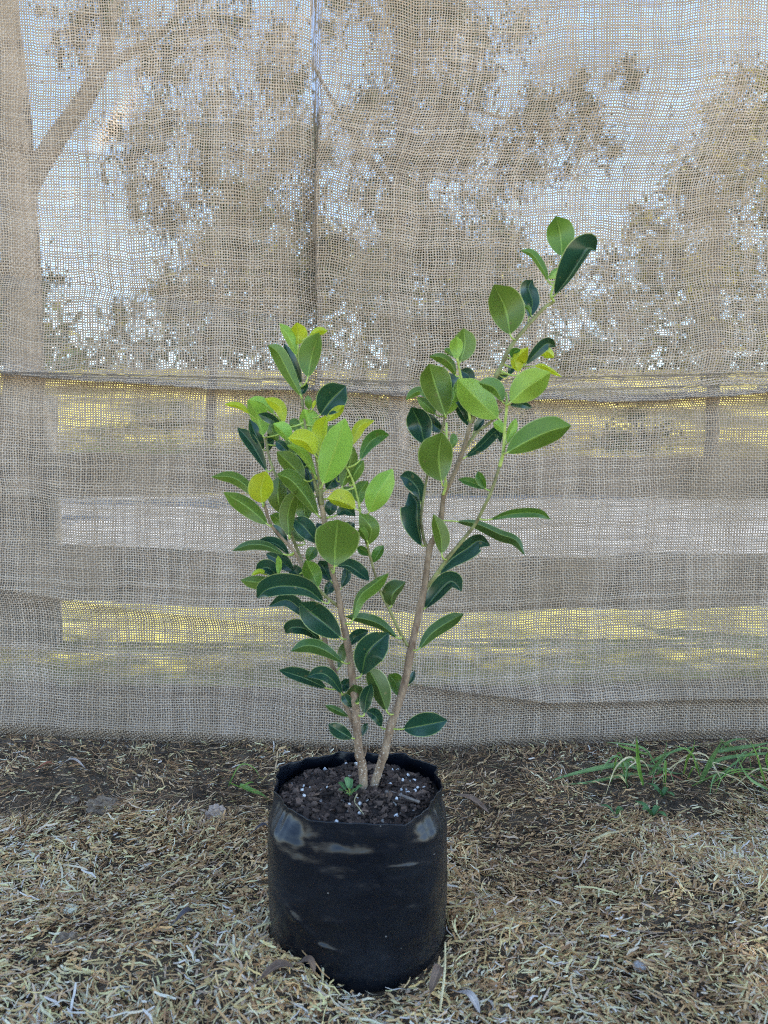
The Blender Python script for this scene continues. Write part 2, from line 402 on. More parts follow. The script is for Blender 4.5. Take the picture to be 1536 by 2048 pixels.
def kp_main(x, y, r): return r < (1 - 0.86 * sstep(0.26, 0.44, y + 0.25 * N2(x * 4, y * 4))) * (0.62 + 1.2 * (N3(x * 9, y * 9) + 0.5) * 0.6)
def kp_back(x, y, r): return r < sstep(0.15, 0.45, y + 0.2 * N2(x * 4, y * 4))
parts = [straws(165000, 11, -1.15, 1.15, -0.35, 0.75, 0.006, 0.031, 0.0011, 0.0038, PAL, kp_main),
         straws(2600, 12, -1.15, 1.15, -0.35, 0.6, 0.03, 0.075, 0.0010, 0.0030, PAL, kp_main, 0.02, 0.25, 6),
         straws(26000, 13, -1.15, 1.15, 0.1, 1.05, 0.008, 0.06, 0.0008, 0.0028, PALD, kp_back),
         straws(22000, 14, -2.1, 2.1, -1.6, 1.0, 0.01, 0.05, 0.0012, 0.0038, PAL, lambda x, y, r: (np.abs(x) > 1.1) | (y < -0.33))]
V, F, C = join(parts)
tag(link_mesh('dry_grass_clippings', V, F, STRAW, smooth=False, cols=C), 'dry straw coloured grass clippings strewn over the ground', 'grass clippings', kind='stuff')

# ------------------------------------------------------------------ hessian cloth
PITCHT = 0.0055
CY = 0.685
def bottom_px(sx): return np.interp(sx, [-600, 0, 350, 780, 1200, 1536, 2100], [1468, 1474, 1486, 1500, 1488, 1477, 1470])
def cloth_disp(X, Z):
    sx, sy = to_px(X, CY + 0 * X, Z)
    d = 0.022 * N1(X * 2.2 + 5, Z * 1.6 + 2) * 2 + 0.006 * N2(X * 6, Z * 4 + 7) * 2 + 0.002 * N3(X * 16, Z * 9) * 2
    yc = crease_y(sx)
    s = sy - yc
    amp = np.interp(sx, [-500, 0, 620, 660, 1000, 1536, 2000], [0.032, 0.032, 0.030, 0.020, 0.026, 0.030, 0.028])
    d += amp * np.where(s < 0, 0.62 * np.exp(np.minimum(s, 0) / 85.0) + 0.38 * np.exp(np.minimum(s, 0) / 20.0), np.exp(-np.maximum(s, 0) / 2.0) * 0.5)
    d -= 0.030 * np.where(s > 0, np.exp(-np.maximum(s, 0) / 24), 0)
    xc = crease_x(sy)
    fade = sstep(840, 770, sy)
    q = sx - xc
    d += fade * (np.where(q >= 0, 0.026 * np.exp(-np.maximum(q, 0) / 100.0), -0.026 * np.exp(np.minimum(q, 0) / 26.0)) * (0.08 + 0.92 * sstep(120, 420, sy)))
    def fold(line_x, line_y, a, w1, w2, x0, x1):
        ly = np.interp(sx, line_x, line_y); s2 = sy - ly
        m = sstep(x0 - 60, x0 + 20, sx) * sstep(x1 + 60, x1 - 60, sx)
        return a * m * np.where(s2 < 0, np.exp(np.minimum(s2, 0) / w1), np.exp(-np.maximum(s2, 0) / w2))
    d += -fold([-300, 0, 300, 630], [520, 545, 585, 638], 0.022, 45, 24, -800, 600)
    d += fold([-300, 0, 260, 600, 900], [1150, 1175, 1215, 1255, 1275], 0.026, 110, 22, -800, 560)
    d += fold([700, 850, 1100, 1536, 2000], [1330, 1362, 1398, 1390, 1380], 0.026, 70, 14, 820, 2400)
    d += fold([900, 1200, 1536, 2000], [735, 745, 752, 750], 0.006, 40, 18, 980, 2400)
    d += fold([600, 800, 1200, 1536, 2000], [560, 640, 700, 690, 640], 0.014, 90, 40, 700, 2400)
    d += fold([700, 1000, 1536, 2000], [330, 260, 120, 40], 0.012, 80, 45, 800, 2400)
    d += fold([-500, 0, 400, 640], [240, 280, 340, 420], 0.012, 80, 45, -900, 560)
    # rolled lower hem
    b = bottom_px(sx) - sy
    d += 0.020 * np.exp(-(np.maximum(b - 30, 0) / 60.0)) * sstep(-5, 26, b)
    return d
def crease_y(sx): return np.interp(sx, [-500, 0, 200, 420, 640, 900, 1200, 1400, 1536, 2000], [742, 752, 766, 783, 786, 799, 806, 800, 786, 760]) + 5 * N2(sx / 60, sx * 0 + 3)
def tuck(X, Z):                       # the cloth doubles back on itself at the long sideways crease
    sx, sy = to_px(X, CY + 0 * X, Z); s = sy - crease_y(sx)
    return 0.022 * (0.8 + 0.4 * N3(sx / 90, sx * 0)) * np.where(s > 0, np.exp(-np.maximum(s, 0) / 14.0), 0)
def tuck_x(X, Z):                     # and at the upright crease
    sx, sy = to_px(X, CY + 0 * X, Z); q = sx - crease_x(sy)
    return 0.013 * sstep(835, 775, sy) * sstep(60, 380, sy) * (0.8 + 0.5 * N2(sy / 70, sy * 0)) * np.where(q < 0, np.exp(np.minimum(q, 0) / 14.0), 0)
def crease_x(sy): return 634 + 5 * np.sin(sy / 90.0) - 6 * (sy - 300) / 500.0
def cloth():
    nx, nz = 860, 900
    xs = np.linspace(-1.45, 1.45, nx)
    X0 = np.repeat(xs[None, :], nz, 0)
    sx, _ = to_px(xs, CY + 0 * xs, 0.1 + 0 * xs)
    zb = np.array([at(a, b, CY).z for a, b in zip(sx, bottom_px(sx))])
    tz = np.linspace(0, 1, nz)[:, None]
    Z0 = zb[None, :] + (2.3 - zb[None, :]) * tz
    D = cloth_disp(X0, Z0); X1 = X0 + tuck_x(X0, Z0); Z0 = Z0 + tuck(X0, Z0); X0 = X1
    front = np.stack([X0, CY - D, Z0], -1)
    nh = 50                                     # turned-up hem behind, second layer of the same cloth
    hem_h = 0.118 + 0.018 * N1(xs * 3, xs * 0 + 1) + np.interp(xs, [-1.4, -0.2, 0.3, 1.4], [0.0, 0.012, 0.03, 0.02])
    th = np.linspace(0, 1, nh)[:, None]
    Zh = zb[None, :] + hem_h[None, :] * th
    Dh = cloth_disp(np.repeat(xs[None, :], nh, 0), Zh)
    off = 0.004 + 0.010 * np.sqrt(np.clip(th * 6, 0, 1)) 
    hem = np.stack([np.repeat(xs[None, :], nh, 0), CY - Dh + off, Zh - 0.004 * (1 - np.clip(th * 8, 0, 1))], -1)
    V = np.concatenate([hem[::-1], front], 0)
    # thread coordinates: arc length down the cloth
    L = np.cumsum(np.linalg.norm(np.diff(V, axis=0, prepend=V[:1]), axis=-1), 0)
    Lx = np.cumsum(np.linalg.norm(np.diff(V[:, :], axis=1, prepend=V[:, :1]), axis=-1), 1)
    UV = np.stack([Lx / PITCHT + 20, L / PITCHT + 20 ], -1)
    rows = V.shape[0]
    i = np.arange(nx - 1)[None, :] + np.arange(rows - 1)[:, None] * nx
    F = np.stack([i, i + 1, i + nx + 1, i + nx], -1).reshape(-1, 4)
    o = link_mesh('hessian_sheet', V.reshape(-1, 3), F, burlap_mat(), uvs=UV.reshape(-1, 2))
    rng = np.random.default_rng(8); VV, FF, k0 = [], [], 0
    for q in range(150):                          # loose jute fibres and frayed ends
        r_ = int(rng.integers(nh, nh + 40)) if q < 90 else int(rng.integers(nh + 40, rows - 300)); c_ = int(rng.integers(160, nx - 160))
        p = V[r_, c_] + np.array([0, -0.003, 0]); a = rng.uniform(-.6, 3.7) if q >= 90 else rng.uniform(-2.6, -.5); l = rng.uniform(.008, .028)
        e = p + np.array([math.cos(a) * l, -rng.uniform(.001, .008), math.sin(a) * l]); m_ = (p + e) / 2 + rng.normal(0, .003, 3); m_[1] = min(m_[1], p[1])
        tv, tf, _ = tube([p, m_, e], [.00045, .0004, .0002], 4, 0, 1)
        VV += [tuple(v) for v in tv]; FF += [tuple(i + k0 for i in f) for f in tf]; k0 += len(tv)
    link_mesh('frayed_threads', VV, FF, rough_mat('jute_fibre', (0.40, 0.30, 0.20), (0.70, 0.58, 0.43), 60, 0.9, 0.1), o)['kind'] = 'stuff'
    return tag(o, 'loosely woven tan hessian sheet hung up behind the potted shrub', 'hessian sheet')
cloth()

# ------------------------------------------------------------------ grow bag
FILM = bag_mat()
RIMZ = 0.2165
_rim = [on_ground(a, b, RIMZ) for a, b in ((546, 1578), (572, 1606), (622, 1640), (716, 1648), (810, 1648), (846, 1618), (888, 1574), (872, 1532), (806, 1507), (690, 1502), (604, 1517), (560, 1534))]
_rx = np.array([p.x - BAGX for p in _rim]); _ry = np.array([p.y - BAGY for p in _rim]); _t = np.linspace(0, 1, 40, endpoint=False)
_ex = np.concatenate([_rx[i] + (_rx[(i + 1) % len(_rx)] - _rx[i]) * _t for i in range(len(_rx))]); _ey = np.concatenate([_ry[i] + (_ry[(i + 1) % len(_ry)] - _ry[i]) * _t for i in range(len(_ry))])
_pa = np.arctan2(_ey, _ex) % (2 * math.pi); _o = np.argsort(_pa)
def rim_r(th): return np.interp(np.asarray(th) % (2 * math.pi), _pa[_o], np.hypot(_ex, _ey)[_o], period=2 * math.pi)
def bag():
    t = thing('grow_bag', (BAGX, BAGY, 0), 'black plastic grow bag with a soft crumpled rim standing in the clippings', 'plant bag')
    na, nzv = 280, 150
    th = np.linspace(0, 2 * math.pi, na, endpoint=False)[None, :]
    v = np.linspace(0, 1, nzv)[:, None]
    def supr(th, e): return (np.abs(np.cos(th)) ** e + np.abs(np.sin(th)) ** e) ** (-1 / e)
    ex = 2.0 + 1.1 * sstep(0.8, 1.0, v) + 0.35 * v
    r0 = supr(th, ex)
    rimz = RIMZ + 0.0015 * N1(th * 5, th * 0 + 2)
    z = -0.008 + v * (rimz + 0.008)
    rad = BAGR * (0.92 + 0.085 * sstep(0, 0.16, v) + 0.014 * np.sin(np.clip(v, 0, 1) * math.pi) - 0.012 * sstep(0.8, 1.0, v))
    rad = rad * np.where(v < 0.03, 0.94 + 2 * v, 1.0)
    # collar step: film above the potting mix is slack
    col = sstep(0.83, 0.88, v)
    rr = rad * r0
    c4 = np.cos(4 * (th - math.pi / 4))
    rr = rr + col * (0.003 * c4 - 0.002)
    rr += 0.0016 * N1(th * 7 + 3, v * 22) * (1 - 0.3 * col) + 0.0020 * N2(th * 3 + 1, v * 8 + 4) + 0.0006 * N3(th * 18, v * 40)
    top = sstep(0.82, 1.0, v)
    rr += 0 * top
    rr += 0.004 * N4(th * 16 + 2 , v * 4 + 8) * col
    def ridge(px, py, ang, ln, wd, amp):        # a pressed crease in the film
        nonlocal rr
        P = at(px, py, -0.112); a0 = math.atan2(P.y - BAGY, P.x - BAGX) % (2 * math.pi)
        da = ((th - a0 + math.pi) % (2 * math.pi) - math.pi) * BAGR; dz = z - P.z
        u = da * math.cos(ang) + dz * math.sin(ang); q = -da * math.sin(ang) + dz * math.cos(ang)
        rr = rr + amp * np.exp(-(u / ln) ** 2) * np.exp(-np.abs(q / wd) ** 1.5)
    ridge(806, 1732, 0.0, 0.016, 0.0028, 0.0022)
    ridge(600, 1850, -0.8, 0.026, 0.004, 0.0035)
    ridge(650, 1890, -0.25, 0.02, 0.003, 0.0025)
    ridge(715, 1666, -0.06, 0.03, 0.0016, 0.0011)
    ridge(640, 1668, 1.1, 0.014, 0.003, 0.002)
    ridge(830, 1655, -1.1, 0.022, 0.004, 0.004)
    ridge(600, 1640, -0.9, 0.02, 0.006, -0.005)
    ridge(730, 1682, 0.02, 0.10, 0.003, -0.0012)
    rp = rim_r(th[0])[None, :]
    rr = rr + (0.010 * np.exp(-((th - 3.95) / 0.32) ** 2) + 0.010 * np.exp(-((th - 5.45) / 0.32) ** 2)) * sstep(0.05, 0.5, v)
    sb = 0.80 - 0.20 * np.exp(-((th - 4.71) / 0.42) ** 2)
    bl = np.clip((v - sb) / (0.985 - sb), 0, 1); bl = bl * bl * (3 - 2 * bl)
    rr = rr * (1 - bl) + (rp + 0.3 * (rr - rad * r0)) * bl
    pl = sstep(0.84, 0.9, v) * sstep(1.02, 0.9, v)
    rr += (0.003 + 0.007 * (np.sin(th) > 0.1)) * N4(th * 7 + 6 * v, v * 5) * sstep(0.84, 0.9, v) + 0.0018 * N1(th * 24 + 5 * v, v * 3) * sstep(0.84, 0.9, v)
    x = rr * np.cos(th); y = rr * np.sin(th); zz = z + 0 * th
    outer = np.stack([x, y, zz], -1)
    k0 = 115                                      # inner wall of the collar
    inn = outer[k0:][::-1].copy(); f = (rr[k0:][::-1] - 0.0008) / rr[k0:][::-1]
    inn[..., 0] *= f; inn[..., 1] *= f; inn[0, :, 2] -= 0.0004
    rows = np.concatenate([outer, inn], 0)
    n = rows.shape[0]
    i = np.arange(n - 1)[:, None] * na + np.arange(na)[None, :]
    j = np.arange(n - 1)[:, None] * na + (np.arange(na)[None, :] + 1) % na
    F = np.stack([i, j, j + na, i + na], -1).reshape(-1, 4)
    link_mesh('bag_film', rows.reshape(-1, 3), F, FILM, t)
    return t
bag_t = bag()

SOILZ = 0.204
def soil_h(x, y):
    d = np.hypot(x - BAGX, y - BAGY) / BAGR
    return SOILZ + 0.006 * (1 - d) + 0.008 * N1(x * 28, y * 28 + 4) + 0.006 * N2(x * 70, y * 70) - 0.006 * sstep(0.3, 1, d) * (y > 0) - 0.006 * sstep(0.7, 1, d)
def potting():
    na, nr = 120, 40
    th = np.linspace(0, 2 * math.pi, na, endpoint=False)[None, :]; r = np.linspace(0.001, 1, nr)[:, None]
    rs = (rim_r(th) - 0.002) * r
    x = BAGX + rs * np.cos(th); y = BAGY + rs * np.sin(th)
    V = np.stack([x, y, soil_h(x, y)], -1)
    i = np.arange(nr - 1)[:, None] * na + np.arange(na)[None, :]; j = np.arange(nr - 1)[:, None] * na + (np.arange(na)[None, :] + 1) % na
    F = np.stack([i, j, j + na, i + na], -1).reshape(-1, 4)
    V = V.reshape(-1, 3)
    C = np.tile(np.array([[0.022, 0.016, 0.013]]), (len(V), 1))
    parts = [(V, F, C)]
    rng = np.random.default_rng(5)
    CUBE = np.array([[-1, -1, -1], [1, -1, -1], [1, 1, -1], [-1, 1, -1], [-1, -1, 1], [1, -1, 1], [1, 1, 1], [-1, 1, 1]], float) * 0.5
    CF = np.array([[0, 3, 2, 1], [4, 5, 6, 7], [0, 1, 5, 4], [1, 2, 6, 5], [2, 3, 7, 6], [3, 0, 4, 7]])
    for k in range(2600):                          # dark bark crumbs of the mix
        a = rng.uniform(0, 2 * math.pi); rr = (float(rim_r(a)) - 0.009) * math.sqrt(rng.random())
        px, py = BAGX + rr * math.cos(a), BAGY + rr * math.sin(a)
        big = rng.random() < 0.16
        s = np.array([rng.uniform(.006, .018), rng.uniform(.004, .008), rng.uniform(.0015, .0035)]) if big else np.array([rng.uniform(.0015, .005), rng.uniform(.0012, .004), rng.uniform(.001, .003)])
        M = np.array(Matrix.Rotation(rng.uniform(0, 6.28), 3, 'Z') @ Matrix.Rotation(rng.normal(0, .5), 3, 'X') @ Matrix.Rotation(rng.normal(0, .4), 3, 'Y'))
        v = (CUBE * s * rng.uniform(0.7, 1.3, (8, 3))) @ M.T + np.array([px, py, float(soil_h(np.array(px), np.array(py))) + s[2] * 0.6])
        g = rng.random()
        c = np.array([0.052, 0.034, 0.025]) * rng.uniform(0.5, 1.7) if g < 0.68 else (np.array([0.14, 0.092, 0.066]) * rng.uniform(0.7, 1.6) if g < 0.93 else np.array([0.35, 0.33, 0.3]) * rng.uniform(.5, 1.3))
        if g >= 0.93: v = v.mean(0) + (v - v.mean(0)) * 0.45
        parts.append((v, CF, np.tile(c, (8, 1))))
    V, F, C = join(parts)
    tag(link_mesh('potting_mix', V, F, CHIP, smooth=False, cols=C), 'dark crumbly potting mix with bark chips filling the black bag', 'potting mix', kind='stuff')
potting()
def lump(name, r, seed, mat, sc=(1, 1, 1), rough=0.35, sub=3, freq=1.0):
    bm = bmesh.new(); bmesh.ops.create_icosphere(bm, subdivisions=sub, radius=1)
    rng = random.Random(seed); ox = rng.random() * 30
    from mathutils import noise as mn
    for v in bm.verts:
        k = 1 + rough * mn.noise(v.co * 1.6 * freq + Vector((ox, 0, 0))) + rough * 0.5 * mn.noise(v.co * 4.1 * freq + Vector((0, ox, 0)))
        v.co = Vector((v.co.x * sc[0], v.co.y * sc[1], v.co.z * sc[2])) * r * k
    me = bpy.data.meshes.new(name); bm.to_mesh(me); bm.free(); me.materials.append(mat)
    o = bpy.data.objects.new(name, me); COL.objects.link(o); return o
PERL = rough_mat('perlite_white', (0.62, 0.60, 0.57), (0.82, 0.81, 0.78), 300, 0.9, 0.6, 0.001)
# perlite granules, traced where the photograph shows the larger ones
perl = [(692, 1520), (706, 1530), (712, 1533), (700, 1560), (607, 1577), (605, 1587), (608, 1597), (655, 1580), (682, 1587), (620, 1585), (699, 1612), (715, 1600), (719, 1630), (785, 1538), (788, 1542), (795, 1536), (816, 1552), (803, 1583), (812, 1583), (816, 1588), (806, 1565), (835, 1580), (828, 1559), (741, 1515), (650, 1528), (793, 1605), (792, 1626), (804, 1620), (629, 1556), (830, 1585), (673, 1640), (764, 1553), (642, 1600), (765, 1535), (780, 1570), (720, 1610), (848, 1577)]
pro = [lump('perlite_granule', 1.0, s, PERL, (1, .8, .7), 0.5, 2) for s in range(4)]
for i, (px, py) in enumerate(perl):
    p = on_ground(px, py, SOILZ + 0.004)
    if i < 4: o = pro[i]
    else: o = pro[i % 4].copy(); COL.objects.link(o)
    rng = random.Random(i); s = rng.uniform(0.0017, 0.0036)
    o.scale = (s, s, s); o.rotation_euler = (rng.random() * 6, rng.random() * 6, rng.random() * 6)
    o.location = (p.x, p.y, float(soil_h(np.array(p.x), np.array(p.y))) + 0.0025)
    tag(o, 'small white perlite granule lying on the dark potting mix in the bag', 'perlite', 'perlite granules on the potting mix')

# ------------------------------------------------------------------ the shrub
# views used while measuring: origin and scale of each enlarged look at the plant
VIEW = {1: (940, 400, 5.12), 2: (780, 620, 3.84), 3: (410, 620, 3.84), 4: (410, 900, 3.84), 5: (740, 920, 4.042), 6: (510, 1180, 3.657)}
shrub = thing('potted_shrub', (BAGX, 0, SOILZ), 'young leafy green shrub with two woody stems growing in the black bag', 'shrub')
STEMS = []     # sampled (px, py, Y) of every stem for the leaf stalks
def stem(name, pts, r0, r1, d0, d1, mat, wob=0.12, n=40, buds=True):
    if name == 'branch': r0 *= 0.82; r1 *= 0.85
    c = catmull(pts, n); t = np.linspace(0, 1, n)
    seed = len(STEMS) + 3
    rng = np.random.default_rng(seed)
    Y = d0 + (d1 - d0) * t + 0.004 * np.sin(t * 7 + seed) * t
    P = [at(a, b, y) for (a, b), y in zip(c, Y)]
    rad = r0 + (r1 - r0) * t
    if buds:                                     # nodes: slightly swollen rings
        for k in np.linspace(0.12, 0.95, max(3, int(n / 6))): rad = rad * (1 + 0.16 * np.exp(-((t - k - rng.normal(0, .02)) / 0.012) ** 2))
    V, F, U = tube([p - shrub.location for p in P], rad, 12, wob, seed)
    STEMS.append(np.column_stack([c, Y, rad]))
    return link_mesh(name, V, F, mat, shrub)
TR = 0.0
stem('trunk', [(727, 1592), (725, 1533), (719, 1508), (714, 1453), (711, 1412), (705, 1358), (699, 1311), (689, 1257), (682, 1221), (675, 1180), (661, 1129), (650, 1050), (644, 1010)], 0.0060, 0.0028, -0.002, -0.015, BARK, n=70)
stem('trunk', [(741, 1592), (756, 1546), (772, 1494), (783, 1448), (800, 1399), (813, 1350), (824, 1289), (837, 1230), (849, 1175), (855, 1125), (861, 1091), (874, 1066), (883, 1031), (888, 989), (904, 957), (926, 901), (941, 846)], 0.0058, 0.0026, 0.004, 0.02, BARK, n=80)
stem('branch', [(644, 1010), (640, 965), (634, 920), (628, 895)], 0.0036, 0.0022, -0.015, -0.02, TWIG, n=24)
stem('branch', [(709, 1455), (699, 1426), (685, 1396), (671, 1350), (660, 1319), (650, 1280), (639, 1245), (622, 1190), (616, 1163), (603, 1127), (582, 1095), (560, 1072), (540, 1045), (528, 1005)], 0.0042, 0.0020, 0.004, -0.005, BARK, n=60)
stem('branch', [(622, 1190), (604, 1125), (585, 1075), (565, 1020), (556, 965), (540, 920), (531, 875)], 0.003, 0.0017, 0.01, 0.03, TWIG, n=40)
stem('branch', [(646, 1030), (630, 965), (622, 920), (612, 860), (606, 815), (600, 775)], 0.003, 0.0018, 0.0, 0.012, TWIG, n=40)
stem('branch', [(677, 1213), (655, 1196), (640, 1180), (634, 1170)], 0.0028, 0.0018, -0.005, -0.02, TWIG, n=16)
stem('branch', [(816, 1292), (800, 1265), (780, 1222), (762, 1186), (749, 1145), (737, 1100), (731, 1080)], 0.0026, 0.0016, 0.008, -0.01, TWIG, n=34)
stem('branch', [(731, 1080), (722, 1035), (716, 1000), (705, 960), (690, 930)], 0.002, 0.0014, -0.01, -0.02, GREENSTEM, n=24)
stem('branch', [(860, 1100), (850, 1086), (843, 1050), (843, 1024), (848, 990), (855, 950), (870, 905), (885, 855), (890, 830)], 0.0026, 0.0016, 0.018, 0.03, TWIG, n=36)
stem('branch', [(886, 990), (892, 970), (890, 950), (893, 890), (893, 845)], 0.0022, 0.0016, 0.01, -0.01, GREENSTEM, n=24)
stem('branch', [(941, 846), (962, 808), (996, 745), (1022, 693), (1052, 655), (1086, 618), (1108, 603)], 0.0038, 0.0024, 0.02, 0.025, TWIG, n=50)
stem('branch', [(1108, 603), (1102, 590), (1112, 560), (1124, 530), (1125, 515)], 0.0022, 0.0014, 0.025, 0.015, GREENSTEM, n=20)
stem('branch', [(924, 905), (940, 883), (957, 862), (980, 845), (1004, 818)], 0.0030, 0.0018, 0.02, 0.03, TWIG, n=24)
stem('branch', [(941, 846), (935, 800), (925, 765), (918, 735), (915, 715)], 0.0026, 0.0015, 0.02, 0.01, GREENSTEM, n=24)
stem('branch', [(850, 1180), (869, 1153), (893, 1120), (923, 1083), (950, 1049), (968, 1014), (982, 984), (999, 934)], 0.0030, 0.0023, 0.015, -0.02, TWIG, n=46)
stem('branch', [(999, 934), (1007, 901), (1010, 849), (1014, 807), (1012, 785)], 0.0028, 0.0016, -0.02, -0.03, GREENSTEM, n=26)
stem('branch', [(729, 1512), (732, 1500), (733, 1490)], 0.002, 0.0008, 0.0, 0.01, BARK, n=10, buds=False)
ST = np.concatenate(STEMS)

